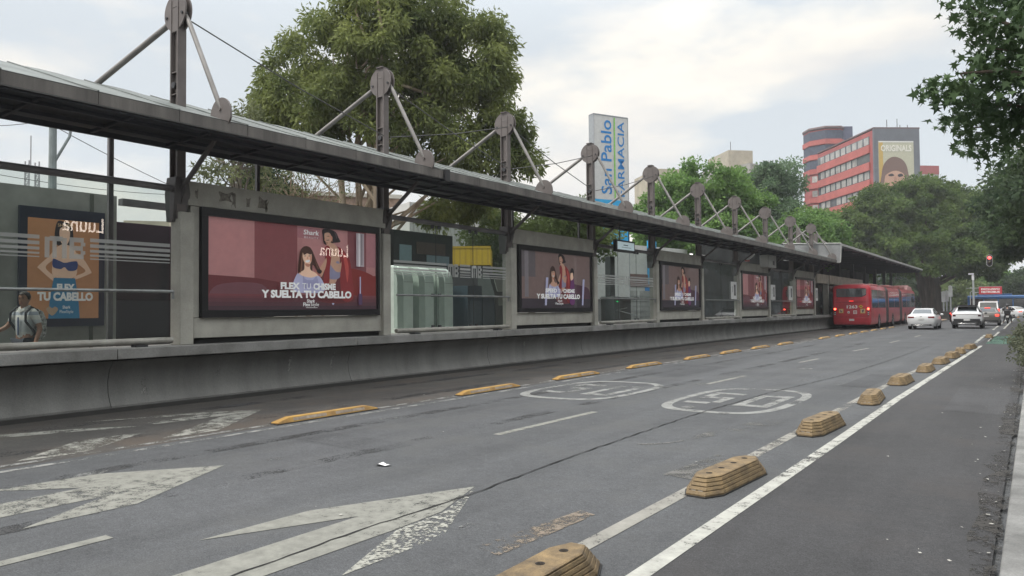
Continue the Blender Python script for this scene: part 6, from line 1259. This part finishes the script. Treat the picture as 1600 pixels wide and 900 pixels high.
t, w_ = blockthing('brick_house', 'low house with brick roof band and dark openings behind the bare shrubs', 395, 47, 625, 50, 9, 9.2, M('house_brick', (.28, .20, .155), .85, var=.25, scale=1.2, bump=.2), [('window', win, .12, .3, 5.2, 6.9), ('pale_panel', cream, .42, .58, 4.8, 7.2), ('window', win, .62, .9, 5.4, 7.0), ('cornice', whitew, .0, 1.0, 7.5, 7.7), ('lower_wall', cream, 0, 1, 0, 4.6)], flat('roof_pale', (.4, .38, .34)))
t, w_ = blockthing('cream_house', 'pale house above the white cornice at the left of the bare shrubs', 300, 56, 430, 58, 9, 9.6, whitew, [('window', win, .3, .45, 6.3, 7.7)])
t, w_ = blockthing('beige_block', 'small beige building with a green shutter seen through the glass right of the orange poster', 192, 46, 280, 47, 8, 7.4, beige, [('window', winp, .34, .46, 5.8, 7.0), ('shutter', flat('green_shutter', (.10, .28, .22)), .56, .63, 5.9, 7.0), ('window_frame', whitew, .50, .56, 5.9, 7.0)])
t, w_ = blockthing('grey_block', 'long dim building behind the station at the far left', -330, 60, 190, 62, 10, 5.5, M('dim_wall', (.20, .20, .19), .8, scale=.4))
t = thing('yellow_container', 'bright yellow ribbed container on a truck bed seen through the glass', 'container', foot(735, 33), R(35.26)); t.location.z = 0
MB().box(-1.3, .9, 0, 4, 3.62, 4.45).build('body', flat('container_yellow', (.62, .42, .02), .45), t)
mb = MB()
for k in range(9): mb.box(-1.25+k*.25, -1.17+k*.25, -.03, -.002, 3.68, 4.36)
mb.box(-1.32, .92, -.05, -.002, 4.37, 4.47).build('ribs', flat('container_yellow2', (.50, .33, .02), .45), t); MB().box(-1.3, .9, .2, 3.8, 1.0, 3.6).build('truck_bed', flat('truck_dark', (.03, .03, .032)), t)
for y in (.8, 3): MB().tube([(-1.2, y, .5), (.8, y, .5)], .5, 16).build('wheel', tyre_m, t)
# red tower and slab with the painted billboard wall
redw = M('red_concrete', (.33, .085, .082), .75, var=.14, scale=.25); grayw = M('slate_wall', (.135, .145, .165), .8, var=.12, scale=.3)
t, w_ = frame_thing('red_slab_building', 'red office slab with bands of windows and a grey end wall carrying a billboard', 1369, 150, 1438, 150.5)
Hs = 37.6
mb = MB().box(0, w_, .0, 24, 0, Hs); mb.build('wall', redw, t)
MB().box(-.05, w_+.3, -.5, .0, 0, Hs+.2).box(w_, w_+.35, 0, 24, 0, Hs+.2).build('end_wall', grayw, t)
MB().box(-.1, w_+.4, -.5, 24, Hs+.2, Hs+.5).build('roof', flat('roof_dark', (.12, .08, .08)), t)
fl = 3.55
for k in range(1, 10):
    z1 = Hs-.95-(k-1)*fl; wb = MB().box(-.05, -.01, 1.2, 23.9, z1-1.75, z1); wb.build('window_band', win, t)
    rr = random.Random(k)
    for q in range(9):
        y_ = 1.5+q*2.4
        if rr.random() < .85: MB().box(-.07, -.052, y_, y_+1.75, z1-1.65, z1-.12).build('window_pane', winp, t)
    MB().box(-.35, -.02, 1.0, 23.9, z1-fl+.05, z1-1.85).build('spandrel', M('red_spandrel', (.42, .115, .10), .7, var=.12, scale=.3), t)
mb = MB()
for x, h_ in ((4.2, 2.3), (6.4, 2.5), (7.0, 1.2), (8.6, 1.2)): mb.tube([(x, 2, Hs+.4), (x, 2, Hs+.4+h_)], .07, 5)
mb.build('aerials', steel_d, t)
bb_ = thing('billboard', 'tall yellow billboard reading ORIGINALS with the top of a face on the grey end wall', 'billboard', t.location, t.rotation_euler.z)
A = ART((.9, -.52, 21.4), (1, 0, 0), (0, 0, 1), 7.3, 13.8, gap=.02)
A.rect(0, 0, 1, 1, flat('mural_cream_yellow', (.46, .45, .34))); A.rect(0, 0, .12, 1, flat('mural_mustard', (.50, .34, .09))); A.rect(0, .985, 1, 1.0, wt)
A.text('ORIGINALS', .5, .855, .085, flat('mural_cream_white', (.72, .70, .62)), .88, bold=.03)
A.add([(.08, .30), (.07, .52), (.14, .66), (.32, .755), (.52, .765), (.72, .70), (.82, .56), (.82, .30)], flat('mural_brown_hair2', (.17, .105, .085)), True)
A.add([(.16, .2), (.15, .45), (.24, .52), (.42, .56), (.58, .55), (.72, .48), (.74, .2)], flat('mural_face', (.48, .29, .21)), True)
A.add([(.25, .50), (.36, .52), (.42, .49), (.30, .48)], hr, True); A.add([(.52, .50), (.62, .52), (.68, .49), (.56, .47)], hr, True); A.add([(.42, .46), (.48, .46), (.50, .32), (.40, .32)], flat('mural_nose', (.40, .22, .16)), True)
A.build('print', bb_); MB().box(.82, 8.28, -.515, -.502, 21.3, 35.3).build('frame', flat('billboard_frame', (.35, .33, .28)), bb_)
t = thing('red_tower', 'red octagonal tower with open dark floors at the top', 'building', foot(1294, 184), YAW)
def octa(r, z, cx=0): return [(cx+r*math.cos(a), r*math.sin(a), z) for a in [math.pi/8+math.pi/4*k for k in range(8)]]
rt = 5.0; Ht = 45.7
MB().loft([octa(rt, 0), octa(rt, Ht-.6)]).build('wall', redw, t)
MB().loft([octa(rt+.1, Ht-.6), octa(rt+.3, Ht-.3), octa(rt+.2, Ht+.1)]).build('roof', flat('roof_dark', (.12, .08, .08)), t)
for k in range(13):
    z = Ht-3.6-k*3.55
    if k < 3: MB().loft([octa(rt+.03, z+.6), octa(rt+.03, z+2.7)]).build('open_floor', M('open_floor_dark', (.06, .075, .11), .6), t)
    else:
        mb = MB()
        for q in (4, 5, 6):
            a0, a1 = octa(rt+.05, 0)[q], octa(rt+.05, 0)[(q+1) % 8]
            for u0, u1 in ((.12, .46), (.54, .88)):
                A0, A1 = Vector(a0).lerp(Vector(a1), u0), Vector(a0).lerp(Vector(a1), u1); mb.poly([(A0.x, A0.y, z+.8), (A1.x, A1.y, z+.8), (A1.x, A1.y, z+2.3), (A0.x, A0.y, z+2.3)])
        mb.build('window', winp, t, smooth=0)
    MB().loft([octa(rt+.02, z-.75), octa(rt+.28, z-.7), octa(rt+.28, z+.45), octa(rt+.02, z+.5)]).build('balcony_band', M('red_spandrel', (.42, .115, .10), .7, var=.12, scale=.3), t)
MB().box(2.9, 5.3, -3.6, 2, Ht-13, Ht+.2).build('stair_shaft', M('blue_shaft', (.10, .11, .17), .6, var=.2, scale=.4), t)
t, w_ = blockthing('red_annex', 'small red roofed building peeping over the fig tree right of the billboard', 1436, 205, 1472, 206, 10, 40.8, winp, [('spandrel', redw, 0, 1, 38.4, 40.8)])
t, w_ = blockthing('beige_tower', 'beige flat topped block behind the green trees with a mast on its roof', 1142, 180, 1180, 181, 12, 40.2, beige); MB().tube([(2, 3, 40.2), (2, 3, 43)], .08, 5).build('aerial', steel_d, t)
t, w_ = blockthing('grey_apartments', 'grey apartment block with a satellite dish behind the green trees', 1176, 178, 1222, 186, 14, 36.6, M('apartment_grey', (.30, .29, .27), .8, scale=.3), [('window_band', win, .05, .95, 33.0, 34.6), ('window_band', win, .05, .95, 29.5, 31.1)])
MB().lathe([(.05, 0), (.7, .2), (1.1, .55), (1.15, .6), (.7, .27), (.05, .07)], (w_*.78, 2, 37.6), 14).tube([(w_*.78, 2, 36.6), (w_*.78, 2, 37.7)], .1, 5).build('satellite_dish', flat('dish', (.4, .4, .4)), t)
t, w_ = blockthing('low_beige_roof', 'beige roof line just above the trees right of the fifth mast', 1028, 120, 1075, 121, 10, 24.4, beige)
# the other side of the avenue, behind and beside the camera: it is what the station glass mirrors
t = thing('shopfront_building', 'grey shop building with two lit signs, seen mirrored in the station glass', 'building', (14, 18, 0))
MB().box(14, 24, -40, 170, .118, 11).build('wall', M('shop_wall', (.05, .05, .05), .7, var=.3, scale=.3), t, world=True)
mb = MB()
for y in range(-36, 166, 6):
    for z in (6.6, 8.9): mb.box(13.95, 13.995, y, y+3.6, z, z+1.4)
    mb.box(13.95, 13.995, y, y+4.6, .5, 3.4)
mb.build('window', win, t, world=True)
lum = EM('sign_letters_lit', (1.0, .86, .74), 12)
for i, (y0, w2, z0, h2, lab) in enumerate(((16.82, 1.98, 5.72, .72, 'lit shop sign reading Luuna mirrored in the glass over the orange poster'), (32.7, 2.5, 5.35, .80, 'lit shop sign reading Luuna mirrored in the largest advert'))):
    t = thing('shop_sign', lab, 'sign', (13.98, y0+w2/2, z0), group='lit shop signs across the pavement'); A = ART((-.06, w2/2, 0), (0, -1, 0), (0, 0, 1), w2, h2); A.text('Luuna', .5, 0, 1.0, lum, 1.0, bold=.008); A.build('letters', t)
    MB().box(-.05, .0, -w2/2-.2, w2/2+.2, -.15, h2+.15).build('backing', flat('sign_backing', (.03, .03, .03)), t)
for i, (x, y) in enumerate(((3.0, -6), (3.5, 2.0), (3.0, 30), (4.6, 37), (5.2, 43), (5.8, 49), (5.4, 55), (6.2, 62))):  # unseen pavement trees; those before the shop added to darken glass reflections
    tree('street_tree', ['street tree on the pavement behind the camera', 'street tree on the pavement at the camera side', 'street tree on the pavement beside the bush', 'street tree on the pavement beyond the bush', 'street tree set back on the pavement before the shop, first of four', 'street tree set back on the pavement before the shop, second of four', 'street tree set back on the pavement before the shop, third of four', 'street tree set back on the pavement before the shop, last of four'][i], (x, y, .12), [(0, 0, 7.4, 2.4, 2.6, 2.3)], lf_dark, dark_bark, 70+i, n=70, per=60, ln=.4, wd=.22, trunk_r=.2, rc=(.5, .9), group='street trees on the right pavement')

# ------------------------------------------------------------------ the air: even thin haze round everything
hm_ = bpy.data.materials.new('haze'); hm_.use_nodes = True; ht = hm_.node_tree; ht.nodes.clear()
ho = ht.nodes.new('ShaderNodeOutputMaterial'); hv = ht.nodes.new('ShaderNodeVolumePrincipled'); hv.inputs['Color'].default_value = (.93, .95, 1, 1); hv.inputs['Density'].default_value = HAZE
ht.links.new(hv.outputs[0], ho.inputs['Volume'])
if HAZE > 0: tag(MB().box(-950, 950, -330, 1550, -1.0, 60).build('haze', hm_, smooth=0), kind='stuff')

for i, (x, y, h_) in enumerate(((12, 150, 12), (20, 185, 14), (6, 205, 13), (24, 230, 15), (12, 250, 14))):  # unseen trees added so the bus windows mirror something dark
    tree('background_tree', ['tree far along the avenue on the right, first of five out of the picture', 'tree far along the avenue on the right, second of five out of the picture', 'tree far along the avenue on the right, third of five out of the picture', 'tree far along the avenue on the right, fourth of five out of the picture', 'tree far along the avenue on the right, last of five out of the picture'][i], (x, y, 0), [(0, 0, h_*.55, 6, 6, h_*.5)], lf_dark, dark_bark, 90+i, n=80, per=70, ln=.7, wd=.4, trunk_r=.3, rc=(1, 1.8), group='trees far along the avenue')
